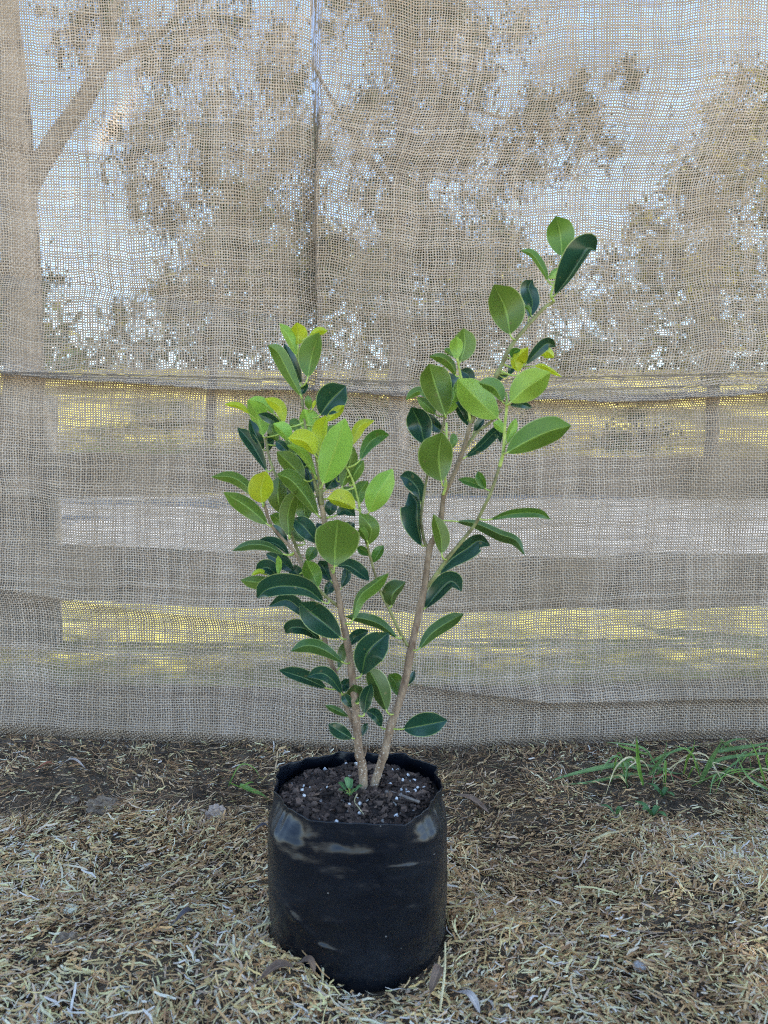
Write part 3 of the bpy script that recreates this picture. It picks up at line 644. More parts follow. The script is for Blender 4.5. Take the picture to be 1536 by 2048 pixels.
# leaf: view, midrib points base..tip, left and right half width as seen, kind + side seen (t top / u under), depth towards (-) or away (+), cm
LV = [
 (1,[(945,575),(925,360),(880,165)],130,135,'Mu',0), (1,[(1000,530),(1070,430),(1180,358)],20,25,'Mu',3), (1,[(800,830),(740,700),(640,560),(515,515)],32,45,'Mu',2),
 (1,[(870,975),(1010,800),(1140,600),(1220,500),(1290,520)],170,34,'Dt',-4), (1,[(800,800),(860,740),(930,690)],24,60,'Lu',3), (1,[(410,1375),(365,1130),(245,865)],150,185,'Mu',-3,.8),
 (1,[(600,1210),(640,1050),(600,900),(640,815)],85,75,'Dt',5), (1,[(625,1180),(600,1110),(545,1085)],20,22,'Mu',1),
 (2,[(540,400),(575,270),(565,140)],88,80,'Mu',1), (2,[(515,375),(515,280),(510,203)],54,42,'Lu',-3), (2,[(490,360),(450,320),(415,300)],18,25,'Mu',2),
 (2,[(505,505),(470,420),(400,365),(300,355)],45,32,'Mu',0), (2,[(425,810),(345,570),(300,412)],100,122,'Mu',-4,1.25), (2,[(440,800),(485,690),(525,525)],30,50,'Lu',0),
 (2,[(350,800),(290,740),(205,670)],35,40,'Mu',3), (2,[(300,690),(240,625),(180,640),(120,690)],30,34,'Mu',2), (2,[(265,1030),(230,880),(165,745)],92,85,'Dt',1),
 (2,[(410,935),(340,880),(280,790)],45,40,'Dt',3), (2,[(395,1315),(375,1130),(400,940)],150,100,'Mu',-6,.62), (2,[(470,1065),(490,1000),(480,945)],28,28,'Mu',1),
 (2,[(600,860),(560,700),(480,560),(440,480)],55,62,'Dt',6), (2,[(630,570),(600,500),(540,460)],50,45,'Dt',7), (2,[(610,890),(570,760),(530,650)],60,62,'Dt',5),
 (2,[(830,832),(675,690),(520,528)],112,112,'Lu',-7), (2,[(865,705),(800,600),(680,555)],40,65,'Mu',-2), (2,[(925,708),(1060,590),(1232,478)],112,100,'Lu',-6),
 (2,[(985,478),(965,380),(1060,288)],35,80,'Yu',-3), (2,[(975,370),(950,330),(1000,300)],30,40,'Mt',-1), (2,[(1040,418),(1130,320),(1210,255),(1275,282)],42,42,'Dt',0),
 (2,[(1140,340),(1200,315),(1262,365)],30,50,'Yu',2), (2,[(1110,430),(1180,430),(1322,515)],14,26,'Yu',1), (2,[(905,500),(840,510),(795,555)],28,24,'Dt',3),
 (2,[(910,500),(940,440),(985,400)],26,30,'Dt',2), (2,[(920,730),(1010,725),(1090,752)],26,26,'Dt',0), (2,[(895,1098),(1050,1010),(1230,930),(1392,888)],115,88,'Mu',-4,.7),
 (2,[(900,1025),(925,930),(968,830)],25,42,'Lu',0), (2,[(875,945),(835,890),(792,865)],30,38,'Lu',1), (2,[(580,1132),(700,1040),(825,925),(852,1020)],34,46,'Dt',3),
 (2,[(645,935),(690,870),(725,835)],32,25,'Dt',4), (2,[(730,1372),(640,1330),(522,1300)],28,34,'Mt',1), (2,[(735,1372),(705,1300),(675,1238)],42,24,'Mt',0),
 (5,[(410,345),(385,230),(310,150),(242,130)],62,62,'Dt',3), (5,[(420,695),(385,500),(385,350),(318,258)],130,18,'Dt',1), (5,[(580,757),(572,620),(512,438)],52,68,'Mu',-3,1.2),
 (5,[(970,482),(1150,435),(1350,430),(1462,480)],36,34,'Mt',-2), (5,[(690,495),(860,515),(1050,600),(1180,650),(1252,772)],36,52,'Du',3), (5,[(555,920),(660,800),(790,710),(880,650),(972,690)],55,85,'Dt',2),
 (5,[(445,1202),(540,1090),(655,985),(742,1060)],88,45,'Dt',1), (5,[(395,1530),(500,1400),(650,1300),(758,1243)],55,52,'Du',-2), (5,[(175,1182),(190,1080),(288,985)],88,36,'Du',-1),
 (4,[(1255,810),(1215,770),(1165,745)],36,26,'Mt',1), (4,[(1290,865),(1330,800),(1372,732)],46,28,'Mt',1), (4,[(1135,1312),(1185,1130),(1300,1030),(1412,945)],30,62,'Mu',-2,.75),
 (4,[(1010,890),(1100,890),(1190,950),(1262,1005)],62,30,'Dt',0), (4,[(1050,1055),(1085,970),(1085,890)],34,34,'Dt',4), (4,[(995,890),(1000,750),(1020,535)],150,168,'Mu',-8,.72,.66),
 (4,[(1252,728),(1275,600),(1185,488)],72,62,'Mu',-3), (4,[(1245,700),(1215,640),(1180,598)],30,34,'Mu',-4,.7), (4,[(1262,480),(1330,330),(1442,145)],88,86,'Lu',-4,.8),
 (4,[(1155,452),(1050,400),(938,372)],36,92,'Yu',-6,.8), (4,[(1192,412),(1190,320),(1252,238)],56,52,'Mu',1,.7), (4,[(955,505),(970,440),(1005,395)],48,44,'Dt',4), (4,[(1010,500),(1080,460),(1155,505)],44,36,'Dt',3),
 (3,[(1050,1362),(1105,1200),(1140,1048)],60,56,'Mu',-1,1.15), (3,[(1110,1345),(1160,1240),(1218,1155)],50,46,'Mu',1,.7), (3,[(1190,1152),(1255,1030),(1330,970),(1415,958)],52,50,'Mt',0),
 (3,[(1120,1045),(1150,960),(1200,880),(1302,848)],36,46,'Yu',1), (3,[(905,1335),(990,1100),(1076,832)],100,118,'Lu',-7,.8), (3,[(885,1135),(905,950),(930,808)],82,28,'Yu',-5,1.15),
 (3,[(845,1112),(770,1010),(638,985)],48,84,'Yu',-7,1.1), (3,[(645,1005),(595,940),(522,872)],30,72,'Lu',-4), (3,[(805,965),(795,860),(752,762)],62,84,'Lu',-1,.85),
 (3,[(930,855),(1000,795),(1072,732)],40,34,'Yu',-1), (3,[(885,805),(970,690),(1082,582)],108,100,'Dt',1), (3,[(800,765),(795,710),(788,655)],27,27,'Mu',-2), (3,[(825,760),(838,720),(850,690)],12,12,'Yu',-2),
 (3,[(790,517),(822,350),(876,172)],100,58,'Mu',-4,1.15), (3,[(800,200),(870,158),(942,160)],24,36,'Yu',0), (3,[(715,265),(715,190),(705,95)],55,68,'Yu',-1,.8), (3,[(702,350),(650,220),(572,102)],32,52,'Lu',0,.9),
 (3,[(738,565),(680,420),(608,255)],40,40,'Dt',3), (3,[(742,668),(640,480),(560,330),(485,268)],54,56,'Mu',-2,1.1), (3,[(745,650),(765,600),(785,560)],26,22,'Dt',-1),
 (3,[(445,965),(405,830),(328,690)],48,82,'Lu',-3,.85), (3,[(608,865),(575,740),(460,678)],50,40,'Yu',0,.8), (3,[(530,800),(440,715),(330,690)],24,42,'Lu',-1), (3,[(345,800),(260,738),(148,724)],18,26,'Yu',0),
 (3,[(592,895),(500,835),(408,798)],34,34,'Dt',-4), (3,[(475,1238),(390,1080),(320,980),(248,903)],42,52,'Dt',1), (3,[(452,1072),(390,960),(342,838)],34,44,'Dt',2), (3,[(490,1085),(508,1000),(495,918)],28,22,'Dt',3),
 (3,[(762,1305),(660,1190),(550,1088)],58,76,'Mu',-2), (3,[(645,1085),(590,1040),(542,1005)],38,34,'Dt',2), (3,[(850,1275),(780,1150),(705,1065),(628,1042)],26,42,'Lu',-5), (3,[(722,935),(690,880),(645,885)],42,44,'Mu',3,.5),
 (4,[(425,395),(310,270),(200,208),(48,206)],46,44,'Mu',0,1.25), (4,[(440,408),(430,300),(468,162)],92,88,'Yu',-5,.95), (4,[(480,572),(330,440),(142,324)],66,60,'Mu',-4), (4,[(580,485),(560,340),(572,202)],78,64,'Mu',0,.75),
 (4,[(645,662),(640,480),(705,298)],66,52,'Mu',-5,1.15), (4,[(868,505),(750,330),(650,225),(552,184)],58,78,'Mu',-4), (4,[(775,545),(760,450),(740,355)],68,62,'Mu',1,.7), (4,[(865,715),(770,600),(678,522)],64,68,'Dt',3),
 (4,[(635,725),(580,640),(512,572)],32,32,'Dt',3), (4,[(615,805),(470,735),(340,728),(208,774)],40,32,'Du',-2), (4,[(645,805),(540,720),(398,698)],18,44,'Dt',2), (4,[(682,935),(580,850),(468,795)],54,54,'Dt',4),
 (4,[(560,1005),(420,1015),(272,1000)],52,44,'Mu',-1,1.1), (4,[(575,985),(480,905),(385,935)],42,60,'Dt',1), (4,[(562,965),(568,880),(560,808)],22,22,'Lu',-3), (4,[(480,960),(420,935),(355,965)],14,22,'Yu',-2), (4,[(912,1172),(780,1070),(600,1045),(470,1075),(400,1138)],62,88,'Dt',-4),
 (4,[(868,1055),(825,950),(770,848)],66,68,'Mu',-4), (4,[(805,1315),(720,1210),(620,1150),(488,1202)],50,50,'Dt',0), (4,[(1042,1442),(880,1300),(725,1172)],100,94,'Dt',-3), (4,[(885,1462),(770,1375),(665,1365),(618,1410)],46,58,'Dt',1),
 (4,[(925,1115),(960,1055),(995,1005)],38,38,'Dt',4), (4,[(965,1005),(920,920),(878,848)],54,54,'Dt',5), (4,[(785,855),(820,790),(855,748)],42,42,'Mt',4),
 (6,[(648,532),(500,435),(380,405),(262,446)],50,48,'Du',-3), (6,[(612,575),(640,470),(645,385)],34,28,'Du',1), (6,[(1042,352),(920,255),(800,212),(658,194)],36,44,'Du',-1), (6,[(690,405),(740,340),(832,298)],42,36,'Dt',3),
 (6,[(780,622),(825,450),(978,310)],85,115,'Dt',-1), (6,[(962,885),(900,710),(823,563)],58,80,'Du',-3), (6,[(1048,775),(1030,680),(975,618)],50,56,'Mt',4), (6,[(1125,690),(1150,640),(1168,590)],20,18,'Dt',3), (6,[(522,718),(350,640),(172,586)],36,56,'Dt',0),
 (6,[(640,762),(560,650),(480,610),(380,632)],44,52,'Dt',-2), (6,[(665,745),(660,700),(695,652)],38,36,'Dt',3), (6,[(755,825),(745,760),(720,692)],80,52,'Du',-3), (6,[(800,908),(815,790),(852,685)],46,42,'Dt',-2),
 (6,[(922,1003),(880,920),(812,888)],32,44,'Dt',1), (6,[(682,925),(600,880),(512,842)],26,22,'Du',0), (6,[(712,1085),(620,1035),(535,983)],46,46,'Dt',-1), (6,[(780,1065),(800,1015),(824,973)],22,22,'Dt',2),
 (6,[(1085,1017),(1230,990),(1408,954)],80,74,'Dt',-2), (6,[(712,860),(670,800),(635,765)],34,32,'Dt',1),
 (4,[(700,420),(640,330),(560,270)],58,54,'Dt',4), (4,[(830,330),(800,220),(770,120)],56,60,'Dt',5), (4,[(930,300),(990,230),(1060,190)],54,56,'Dt',4), (4,[(1000,360),(1080,330),(1160,330)],46,50,'Mu',3),
 (3,[(700,1180),(650,1080),(640,980)],54,50,'Mu',4), (3,[(900,1060),(960,960),(990,880)],56,56,'Mu',3), (3,[(1010,1290),(1020,1180),(1010,1080)],54,58,'Dt',4), (3,[(800,1230),(760,1140),(740,1050)],56,52,'Dt',4),
 (4,[(760,700),(700,640),(640,560)],48,50,'Du',4), (4,[(930,720),(900,640),(860,560)],54,50,'Dt',5), (4,[(620,620),(570,540),(500,500)],44,46,'Mu',3), (4,[(1040,680),(1090,610),(1150,560)],44,46,'Dt',2),
 (4,[(740,1000),(700,940),(640,900)],46,46,'Dt',4), (3,[(560,1010),(520,930),(510,840)],40,44,'Mu',3),
]
def leaf_geom(idx, spec):
    view, pts, wl, wr, kind, dep = spec[:6]
    m = spec[7] if len(spec) > 7 else 0.5
    ox, oy, sc = VIEW[view]
    pts = [(ox + x / sc, oy + y / sc) for x, y in pts]; wl *= 1.08 / sc; wr *= 1.08 / sc
    rng = random.Random(idx * 7 + 1)
    n, na = 26, 6
    c = catmull(pts, n)
    bx, by = c[0]
    d2 = (ST[:, 0] - bx) ** 2 + (ST[:, 1] - by) ** 2
    # nearest stem point, favouring points below the base of the blade
    k = int(np.argmin(d2 + np.where(ST[:, 1] < by - 6, 900, 0))); near = ST[k]
    dist = math.sqrt(d2[k])
    Yb = near[2] + dep * 0.0045; Yt = near[2] + dep * 0.0085 + rng.uniform(-.006, .006)
    t = np.linspace(0, 1, n); Y = Yb + (Yt - Yb) * (t ** 1.2) + rng.uniform(-0.016, 0.022) * np.sin(math.pi * t) * min(1, (wl + wr) / 45)
    mid = np.array([tuple(at(a, b, y)) for (a, b), y in zip(c, Y)])
    mm = np.linalg.norm(np.array(at(bx + 1, by, Yb)) - np.array(at(bx, by, Yb)))
    a_ = 0.80; b_ = a_ * (1 - m) / m * 0.88
    f = (t ** a_) * ((1 - t) ** b_); f = f / f.max()
    f = f * (1 - 0.34 * sstep(0.80, 0.97, t)) * 1.0 + 0.010
    tan = np.gradient(mid, axis=0); tan /= np.linalg.norm(tan, axis=1)[:, None]
    toc = np.array([tuple((CAM - Vector(p)).normalized()) for p in mid])
    right = np.cross(tan, toc); right /= np.linalg.norm(right, axis=1)[:, None]   # screen right of the travel direction
    real = max(wl, wr) * 1.36; roll = rng.uniform(-0.6, 0.6) * min(wl, wr); dipf = rng.uniform(-0.25, 0.35) * max(wl, wr)
    sgn = 1 if kind[1] == 't' else -1            # blades fold up along the midrib: edges come towards the upper side
    ph = rng.uniform(0, 6); wav = rng.uniform(0.4, 1.0) * 0.085 * real
    rows = []; UV = []
    for j in range(-na, na + 1):
        s = abs(j) / na; ap = (wl if j < 0 else wr)
        depth = math.sqrt(max(real * real - ap * ap, 0)) * 0.8
        dz = sgn * depth * (s ** 1.2) + (roll if j > 0 else -roll) * s + dipf * (t - 0.5) ** 2 * 4 * (1 - s * s) * 0
        side = -1 if j < 0 else 1
        w_ = f * ap * s * mm
        off = (f * dz + wav * s * s * np.sin(t * 11 + ph + (1.3 if j < 0 else 0)) * np.minimum(1, f * 2)) * mm
        cen = 0.10 * real * mm * f * (s ** 0.5) * (1 - s) * sgn * -1.0    # the blade arches a little between midrib and edge
        rows.append(mid + right * (side * w_)[:, None] + toc * (off - cen)[:, None])
        UV.append(np.column_stack([np.full(n, 0.5 + 0.5 * side * s), t]))
    V = np.stack(rows, 1); UV = np.stack(UV, 1)
    w2 = 2 * na + 1
    i = np.arange(n - 1)[:, None] * w2 + np.arange(w2 - 1)[None, :]
    F = np.stack([i, i + 1, i + w2 + 1, i + w2], -1).reshape(-1, 4)
    V = V.reshape(-1, 3)
    q = F[len(F) // 2]; nrm = np.cross(V[q[1]] - V[q[0]], V[q[3]] - V[q[0]])
    facing = nrm @ toc[n // 2] > 0
    if facing != (kind[1] == 't'): F = F[:, ::-1]
    area = (wl + wr) * float(np.linalg.norm(np.diff(c, axis=0), axis=1).sum())
    # stalk
    sp = at(near[0], near[1], near[2])
    if dist > 46:
        e = c[0] - c[2]; e = e / np.linalg.norm(e) * 26; sp = at(bx + e[0], by + e[1], Yb + 0.01)
    b0 = Vector(mid[0]); b1 = Vector(mid[1])
    ctrl = b0 - Vector(tan[1]) * min((b0 - sp).length * 0.5, 0.02)
    st = []
    for u in np.linspace(0, 1, 8): st.append((1 - u) ** 2 * sp + 2 * u * (1 - u) * ctrl + u * u * b1)
    SV, SF, SU = tube(st, np.linspace(0.0013, 0.0009, 8) * (1.0 if area > 900 else 0.7), 6, 0, idx)
    return V, F, UV.reshape(-1, 2), area, kind, np.array([tuple(v) for v in SV]), SF
geo = [leaf_geom(i, s) for i, s in enumerate(LV)]
order = sorted(range(len(geo)), key=lambda i: -geo[i][3])
big = set(order[:100])
sl_ = np.array(shrub.location)
rest = {}
LEAFOBJ = []
for i, (V, F, UV, area, kind, SV, SF) in enumerate(geo):
    if i in big:
        o = link_mesh('leaf', V - sl_, F, LEAF[kind[0]], shrub, uvs=UV)
        st = link_mesh('leaf_stalk', [Vector(v) - shrub.location for v in SV], SF, STALK, o)
    else:
        rest.setdefault('V', []).append((V - sl_, F, UV, kind, SV - sl_, SF))
vs, fs, us, mi, o_ = [], [], [], [], 0
keys = 'DMLY'
for V, F, UV, kind, SV, SF in rest['V']:
    vs += [tuple(v) for v in V]; fs += [tuple(int(q) + o_ for q in f) for f in F]; us += [tuple(u) for u in UV]; mi += [keys.index(kind[0])] * len(F); o_ += len(V)
    vs += [tuple(v) for v in SV]; fs += [tuple(q + o_ for q in f) for f in SF]; us += [(0.5, 0.2)] * len(SV); mi += [4] * len(SF); o_ += len(SV)
ro = link_mesh('small_leaves', vs, fs, None, shrub, uvs=us)
for k in keys: ro.data.materials.append(LEAF[k])
ro.data.materials.append(STALK)
ro.data.polygons.foreach_set('material_index', np.array(mi, dtype=np.int32)); ro['kind'] = 'stuff'

# ------------------------------------------------------------------ little things in the bag and on the ground
def blade_strip(pts, width, prof=None, fold=0.25, n=16, flat=None):
    c = catmull([tuple(p) for p in pts], n); tan = np.gradient(c, axis=0); tan /= np.linalg.norm(tan, axis=1)[:, None]
    V = []; F = []; U = []
    for i in range(n):
        t = i / (n - 1); up = np.array([0, 0, 1.0]) if flat is None else np.array(flat, float)
        sd_ = np.cross(tan[i], up); l = np.linalg.norm(sd_); sd_ = sd_ / l if l > 1e-4 else np.array([1.0, 0, 0])
        nn = np.cross(sd_, tan[i]); f = prof(t) if prof else (1 - t ** 3) * min(1, 0.5 + t * 3)
        for s in (-1, -0.5, 0, 0.5, 1):
            V.append(c[i] + sd_ * s * width * 0.5 * f + nn * abs(s) * width * fold * f); U.append((0.5 + s / 2, t))
    for i in range(n - 1):
        for k in range(4): F.append((i * 5 + k, i * 5 + k + 1, i * 5 + k + 6, i * 5 + k + 5))
    return V, F, U
leafy = lambda t: 2.0 * (t ** 0.7) * ((1 - t) ** 0.7) * 0.81 + 0.01
def veg_mat(name, c1, c2, tr=0.25, rough=0.45, scale=40):
    t = NT(name); co = t.objco(); f = t.noise(scale, co, 4)
    uv = t.n('ShaderNodeUVMap').outputs[0]; sx = t.n('ShaderNodeSeparateXYZ'); t.l(uv, sx.inputs[0])
    a = t.math('ABSOLUTE', t.math('SUBTRACT', sx.outputs[0], 0.5))
    col = t.mix(t.ramp(f, [(0.35, 0.0), (0.65, 1.0)]), c1, c2)
    col = t.mix(t.math('MULTIPLY', t.math('LESS_THAN', a, 0.045), 0.5), col, tuple(min(1, x * 1.7) for x in c2))
    pr = t.principled(col, rough, 0.4, t.bump(f, 0.5, 0.002)).outputs[0]
    b = t.n('ShaderNodeBsdfTranslucent'); t.l(col, b.inputs[0])
    return t.done(t.mixsh(tr, pr, b.outputs[0]))
GRASS = veg_mat('green_grass', (0.11, 0.22, 0.035), (0.21, 0.34, 0.07))
GRASSB = veg_mat('bluish_grass', (0.11, 0.21, 0.065), (0.21, 0.33, 0.12))
WEED = veg_mat('weed_leaf', (0.06, 0.15, 0.05), (0.13, 0.26, 0.09))
BRN = veg_mat('dead_leaf_brown', (0.11, 0.065, 0.04), (0.24, 0.16, 0.11), 0.08, 0.7)
RED = veg_mat('dead_leaf_red', (0.22, 0.06, 0.035), (0.36, 0.13, 0.07), 0.08, 0.6)
PALE = veg_mat('dead_leaf_pale', (0.30, 0.25, 0.22), (0.48, 0.42, 0.37), 0.1, 0.6)
YEL = veg_mat('dead_leaf_yellow', (0.5, 0.40, 0.12), (0.66, 0.55, 0.25), 0.2, 0.55)
DARKL = veg_mat('dead_leaf_dark', (0.045, 0.04, 0.045), (0.12, 0.10, 0.10), 0.05, 0.55)
STRAWC = veg_mat('straw_stalk', (0.42, 0.34, 0.17), (0.62, 0.54, 0.32), 0.1, 0.6)
TWIGD = rough_mat('dark_twig', (0.04, 0.028, 0.02), (0.12, 0.085, 0.06), 60, 0.85, 0.6, 0.002)

def flat_leaf(name, a, b, width, mat, label, cat, lift=0.006, arch=0.008, z=None, fold=0.18, yaw=None):
    A = on_ground(*a, 0.012); B = on_ground(*b, 0.012)
    if z is None: A.z = gz(A.x, A.y) + lift + 0.006; B.z = gz(B.x, B.y) + lift + 0.006
    else: A.z = B.z = z + lift
    M_ = (A + B) / 2 + Vector((0.002, 0.001, arch)); 
    root = thing(name, A, label, cat)
    V, F, U = blade_strip(local(root, [A, M_, B]), width, leafy, fold, 14)
    link_mesh('blade', V, F, mat, root, uvs=U)
    P = [A - (M_ - A).normalized() * 0.012, A, A + (M_ - A) * 0.3]
    V, F, U = tube(local(root, P), [0.0006, 0.0008, 0.0006], 6); link_mesh('leaf_stalk', V, F, mat, root)
    return root
flat_leaf('dead_leaf', (75, 1545), (112, 1537), 0.016, RED, 'rusty red dead leaf lying at the foot of the hessian', 'dead leaf')
flat_leaf('dead_leaf', (115, 1540), (172, 1541), 0.014, PALE, 'pale curled dead leaf arching beside the rusty red leaf', 'dead leaf', arch=0.018)
flat_leaf('dead_leaf', (905, 1600), (978, 1620), 0.026, BRN, 'broad brown dead leaf lying just right of the bag', 'dead leaf')
flat_leaf('dead_leaf', (520, 2010), (588, 1995), 0.024, BRN, 'rust brown dead leaf in front of the lower left of the bag', 'dead leaf', lift=0.016)
flat_leaf('dead_leaf', (860, 2000), (890, 1955), 0.022, BRN, 'upright brown dead leaf at the bag\'s lower right corner', 'dead leaf', lift=0.02, arch=0.015)
flat_leaf('dead_leaf', (350, 1868), (392, 1855), 0.018, DARKL, 'dark shrivelled leaf among clippings left of the bag', 'dead leaf', lift=0.012)
flat_leaf('dead_leaf', (508, 1682), (540, 1678), 0.016, DARKL, 'small blackish leaf scrap touching the bag\'s left side', 'dead leaf', lift=0.012)
flat_leaf('dead_leaf', (1222, 1564), (1252, 1573), 0.013, YEL, 'small pale yellow fallen leaf below the green grass', 'dead leaf', lift=0.014)
flat_leaf('dead_leaf', (600, 1985), (630, 1990), 0.020, BRN, 'grey brown leaf curled under the front of the bag', 'dead leaf', lift=0.014)
flat_leaf('dead_leaf', (915, 1990), (960, 2025), 0.016, PALE, 'papery whitish leaf shred right of the bag base', 'dead leaf', lift=0.016)
flat_leaf('dead_leaf', (1300, 1560), (1370, 1560), 0.014, RED, 'orange brown dead leaf under the green grass', 'dead leaf', lift=0.008)
# in the bag
yl = flat_leaf('fallen_leaf', (752, 1592), (772, 1562), 0.014, YEL, 'small yellow fallen leaf on the potting mix behind the right stem', 'fallen leaf', z=SOILZ + 0.008, arch=0.012)
def seedling():
    p = on_ground(700, 1592, SOILZ + 0.006)
    root = thing('seedling_weed', p, 'tiny round leaved green weed sprouting beside the left stem', 'weed')
    for k, (a, l, h) in enumerate([(0.3, .014, .010), (1.6, .013, .014), (2.6, .015, .012), (3.6, .013, .009), (4.7, .012, .007), (5.5, .010, .012), (2.1, .009, .018)]):
        e = Vector((math.cos(a) * l, math.sin(a) * l, h))
        V, F, U = tube([Vector((0, 0, 0)), e * 0.3 + Vector((0, 0, .003)), e * 0.5], [.0005] * 3, 6); s = link_mesh('stem', V, F, STALK, root)
        V, F, U = blade_strip([e * 0.45, e * 0.85 + Vector((0, 0, .002)), e * 1.2], 0.012, lambda t: 1.5 * (t ** .5) * ((1 - t) ** .4) * .8 + .02, 0.1, 10); link_mesh('leaf', V, F, WEED, root, uvs=U)
seedling()
def stick(name, pts, r0, r1, mat, label, cat, group=None):
    root = thing(name, pts[0], label, cat, group); c = catmull([tuple(p) for p in pts], 18)
    V, F, U = tube(local(root, [Vector(p) for p in c]), np.linspace(r0, r1, 18), 8, 0.25, len(label))
    o = link_mesh('stick', V, F, mat, root); return root
zz = SOILZ + 0.009
GREYW = rough_mat('grey_wood', (0.10, 0.08, 0.07), (0.24, 0.20, 0.17), 80, 0.9, 0.7, 0.002)
stick('wood_sliver', [on_ground(772, 1583, zz), on_ground(805, 1592, zz), on_ground(838, 1604, zz + .002)], 0.0028, 0.0016, GREYW, 'grey wood sliver lying on the potting mix right of the stems', 'wood sliver')
stick('dry_tendril', [on_ground(714, 1588, zz), on_ground(709, 1602, zz), on_ground(718, 1616, zz + .002), on_ground(727, 1628, zz)], 0.0007, 0.0004, STRAWC, 'thin pale dried tendril trailing over the potting mix', 'tendril')

# grass tufts
def tuft(name, blades, label, mats):
    p0 = on_ground(*blades[0][0][0], 0.01)
    root = thing(name, p0, label, 'grass tuft')
    for k, (pp, w_) in enumerate(blades):
        rng = random.Random(k); P = []
        n = len(pp)
        for q, pt in enumerate(pp):
            y = blades_y(blades, pp, q, n, k); v = at(pt[0], pt[1], y); v.z = max(v.z, gz(v.x, v.y) + 0.004); P.append(v)
        V, F, U = blade_strip(local(root, P), w_ * 1.25, lambda t: (1 - t ** 2.5) * min(1, 0.6 + t * 2) + 0.02, 0.3, 20, flat=(0.1, -0.7, 0.7))
        link_mesh('grass_blade', V, F, mats[k % len(mats)], root, uvs=U)
    rng = random.Random(len(label)); base = root.location; got = 0
    for k in range(8):
        b = Vector((base.x + rng.gauss(0, .05), base.y + rng.uniform(0, .05), 0)); b.z = gz(b.x, b.y)
        a = rng.uniform(math.pi * .9, math.pi * 2.1); l = rng.uniform(.06, .22); h = rng.uniform(.02, .07)
        P = [b, b + Vector((math.cos(a) * l * .35, math.sin(a) * l * .2, h)), b + Vector((math.cos(a) * l * .75, math.sin(a) * l * .35, h * .9)), b + Vector((math.cos(a) * l, math.sin(a) * l * .45, h * rng.uniform(.1, .6)))]
        V, F, U = blade_strip(local(root, P), rng.uniform(.0022, .0048), lambda t: (1 - t ** 2.5) * min(1, 0.6 + t * 2) + 0.02, 0.3, 16, flat=(0.1, -0.7, 0.7))
        if len(blades) > 4 or k < 1 or 'the right end' in label or 'far right' in label: link_mesh('grass_blade', V, F, STRAWC if k % 4 == 3 else mats[k % len(mats)], root, uvs=U)
    return root
def blades_y(bl, pp, q, n, k):
    y0 = on_ground(*pp[0], 0.01).y
    return y0 - 0.02 * q - 0.003 * k
tuft('grass_tuft', [
 ([(1285,1572),(1276,1540),(1272,1490),(1274,1470)],.009), ([(1280,1540),(1240,1530),(1160,1545),(1094,1567)],.009), ([(1290,1548),(1240,1552),(1180,1565),(1115,1570)],.006), ([(1290,1520),(1260,1520),(1232,1550),(1228,1612)],.006),
 ([(1280,1530),(1310,1535),(1340,1545),(1366,1548)],.006), ([(1300,1525),(1330,1510),(1360,1500),(1400,1492)],.005), ([(1295,1510),(1265,1500),(1240,1492),(1232,1478)],.005), ([(1310,1530),(1290,1500),(1260,1490),(1210,1484)],.005),
 ([(1300,1550),(1320,1520),(1330,1500),(1334,1480)],.005), ([(1366,1548),(1372,1520),(1384,1500),(1390,1478)],.006)],
 'spreading tuft of green grass drooping left from under the hessian', [GRASS, GRASSB, GRASSB])
tuft('grass_tuft', [
 ([(1400,1562),(1415,1530),(1432,1500),(1446,1478)],.009), ([(1440,1480),(1462,1500),(1472,1540),(1478,1582)],.008), ([(1430,1505),(1470,1498),(1510,1492),(1545,1484)],.008), ([(1425,1520),(1450,1540),(1490,1565),(1530,1590)],.006),
 ([(1410,1540),(1440,1520),(1500,1510),(1560,1508)],.007), ([(1400,1555),(1390,1530),(1380,1505),(1350,1490)],.005), ([(1440,1500),(1450,1490),(1470,1480),(1500,1478)],.006)],
 'upright tuft of green grass at the right end below the hessian', [GRASSB, GRASS])
tuft('grass_tuft', [
 ([(1530,1570),(1520,1540),(1512,1510),(1500,1480)],.007), ([(1545,1560),(1530,1520),(1540,1500),(1560,1478)],.008), ([(1535,1580),(1500,1560),(1480,1530),(1470,1500)],.006), ([(1550,1550),(1570,1510),(1600,1490),(1630,1485)],.007)],
 'partly cut off grass tuft on the far right edge', [GRASS, GRASS, GRASSB])
tuft('grass_tuft', [([(480,1570),(500,1580),(520,1588),(541,1601)],.008), ([(482,1576),(472,1572),(460,1566),(452,1560)],.003), ([(484,1576),(494,1570),(502,1566),(508,1566)],.006)],
 'bright green grass sprig touching the left side of the bag', [GRASS])
def rosette(px, py, n, sz, label):
    p = on_ground(px, py, 0.01); p.z = gz(p.x, p.y) + 0.006
    root = thing('broadleaf_weed', p, label, 'weed')
    for k in range(n):
        a = 6.28 * k / n + 0.7; l = sz * (0.8 + 0.4 * ((k * 37) % 10) / 10)
        e = Vector((math.cos(a) * l, math.sin(a) * l, 0.012 + 0.006 * (k % 3)))
        V, F, U = blade_strip([Vector((0, 0, .002)), e * 0.5 + Vector((0, 0, .008)), e], sz * 0.55, leafy, 0.15, 12); link_mesh('leaf', V, F, WEED, root, uvs=U)
rosette(1325, 1582, 4, 0.030, 'low green weed with pointed leaves under the grass tuft')
rosette(1305, 1622, 4, 0.034, 'flat green weed rosette in front of the other weed')
rosette(1232, 1634, 3, 0.026, 'small green weed leftmost below the grass')

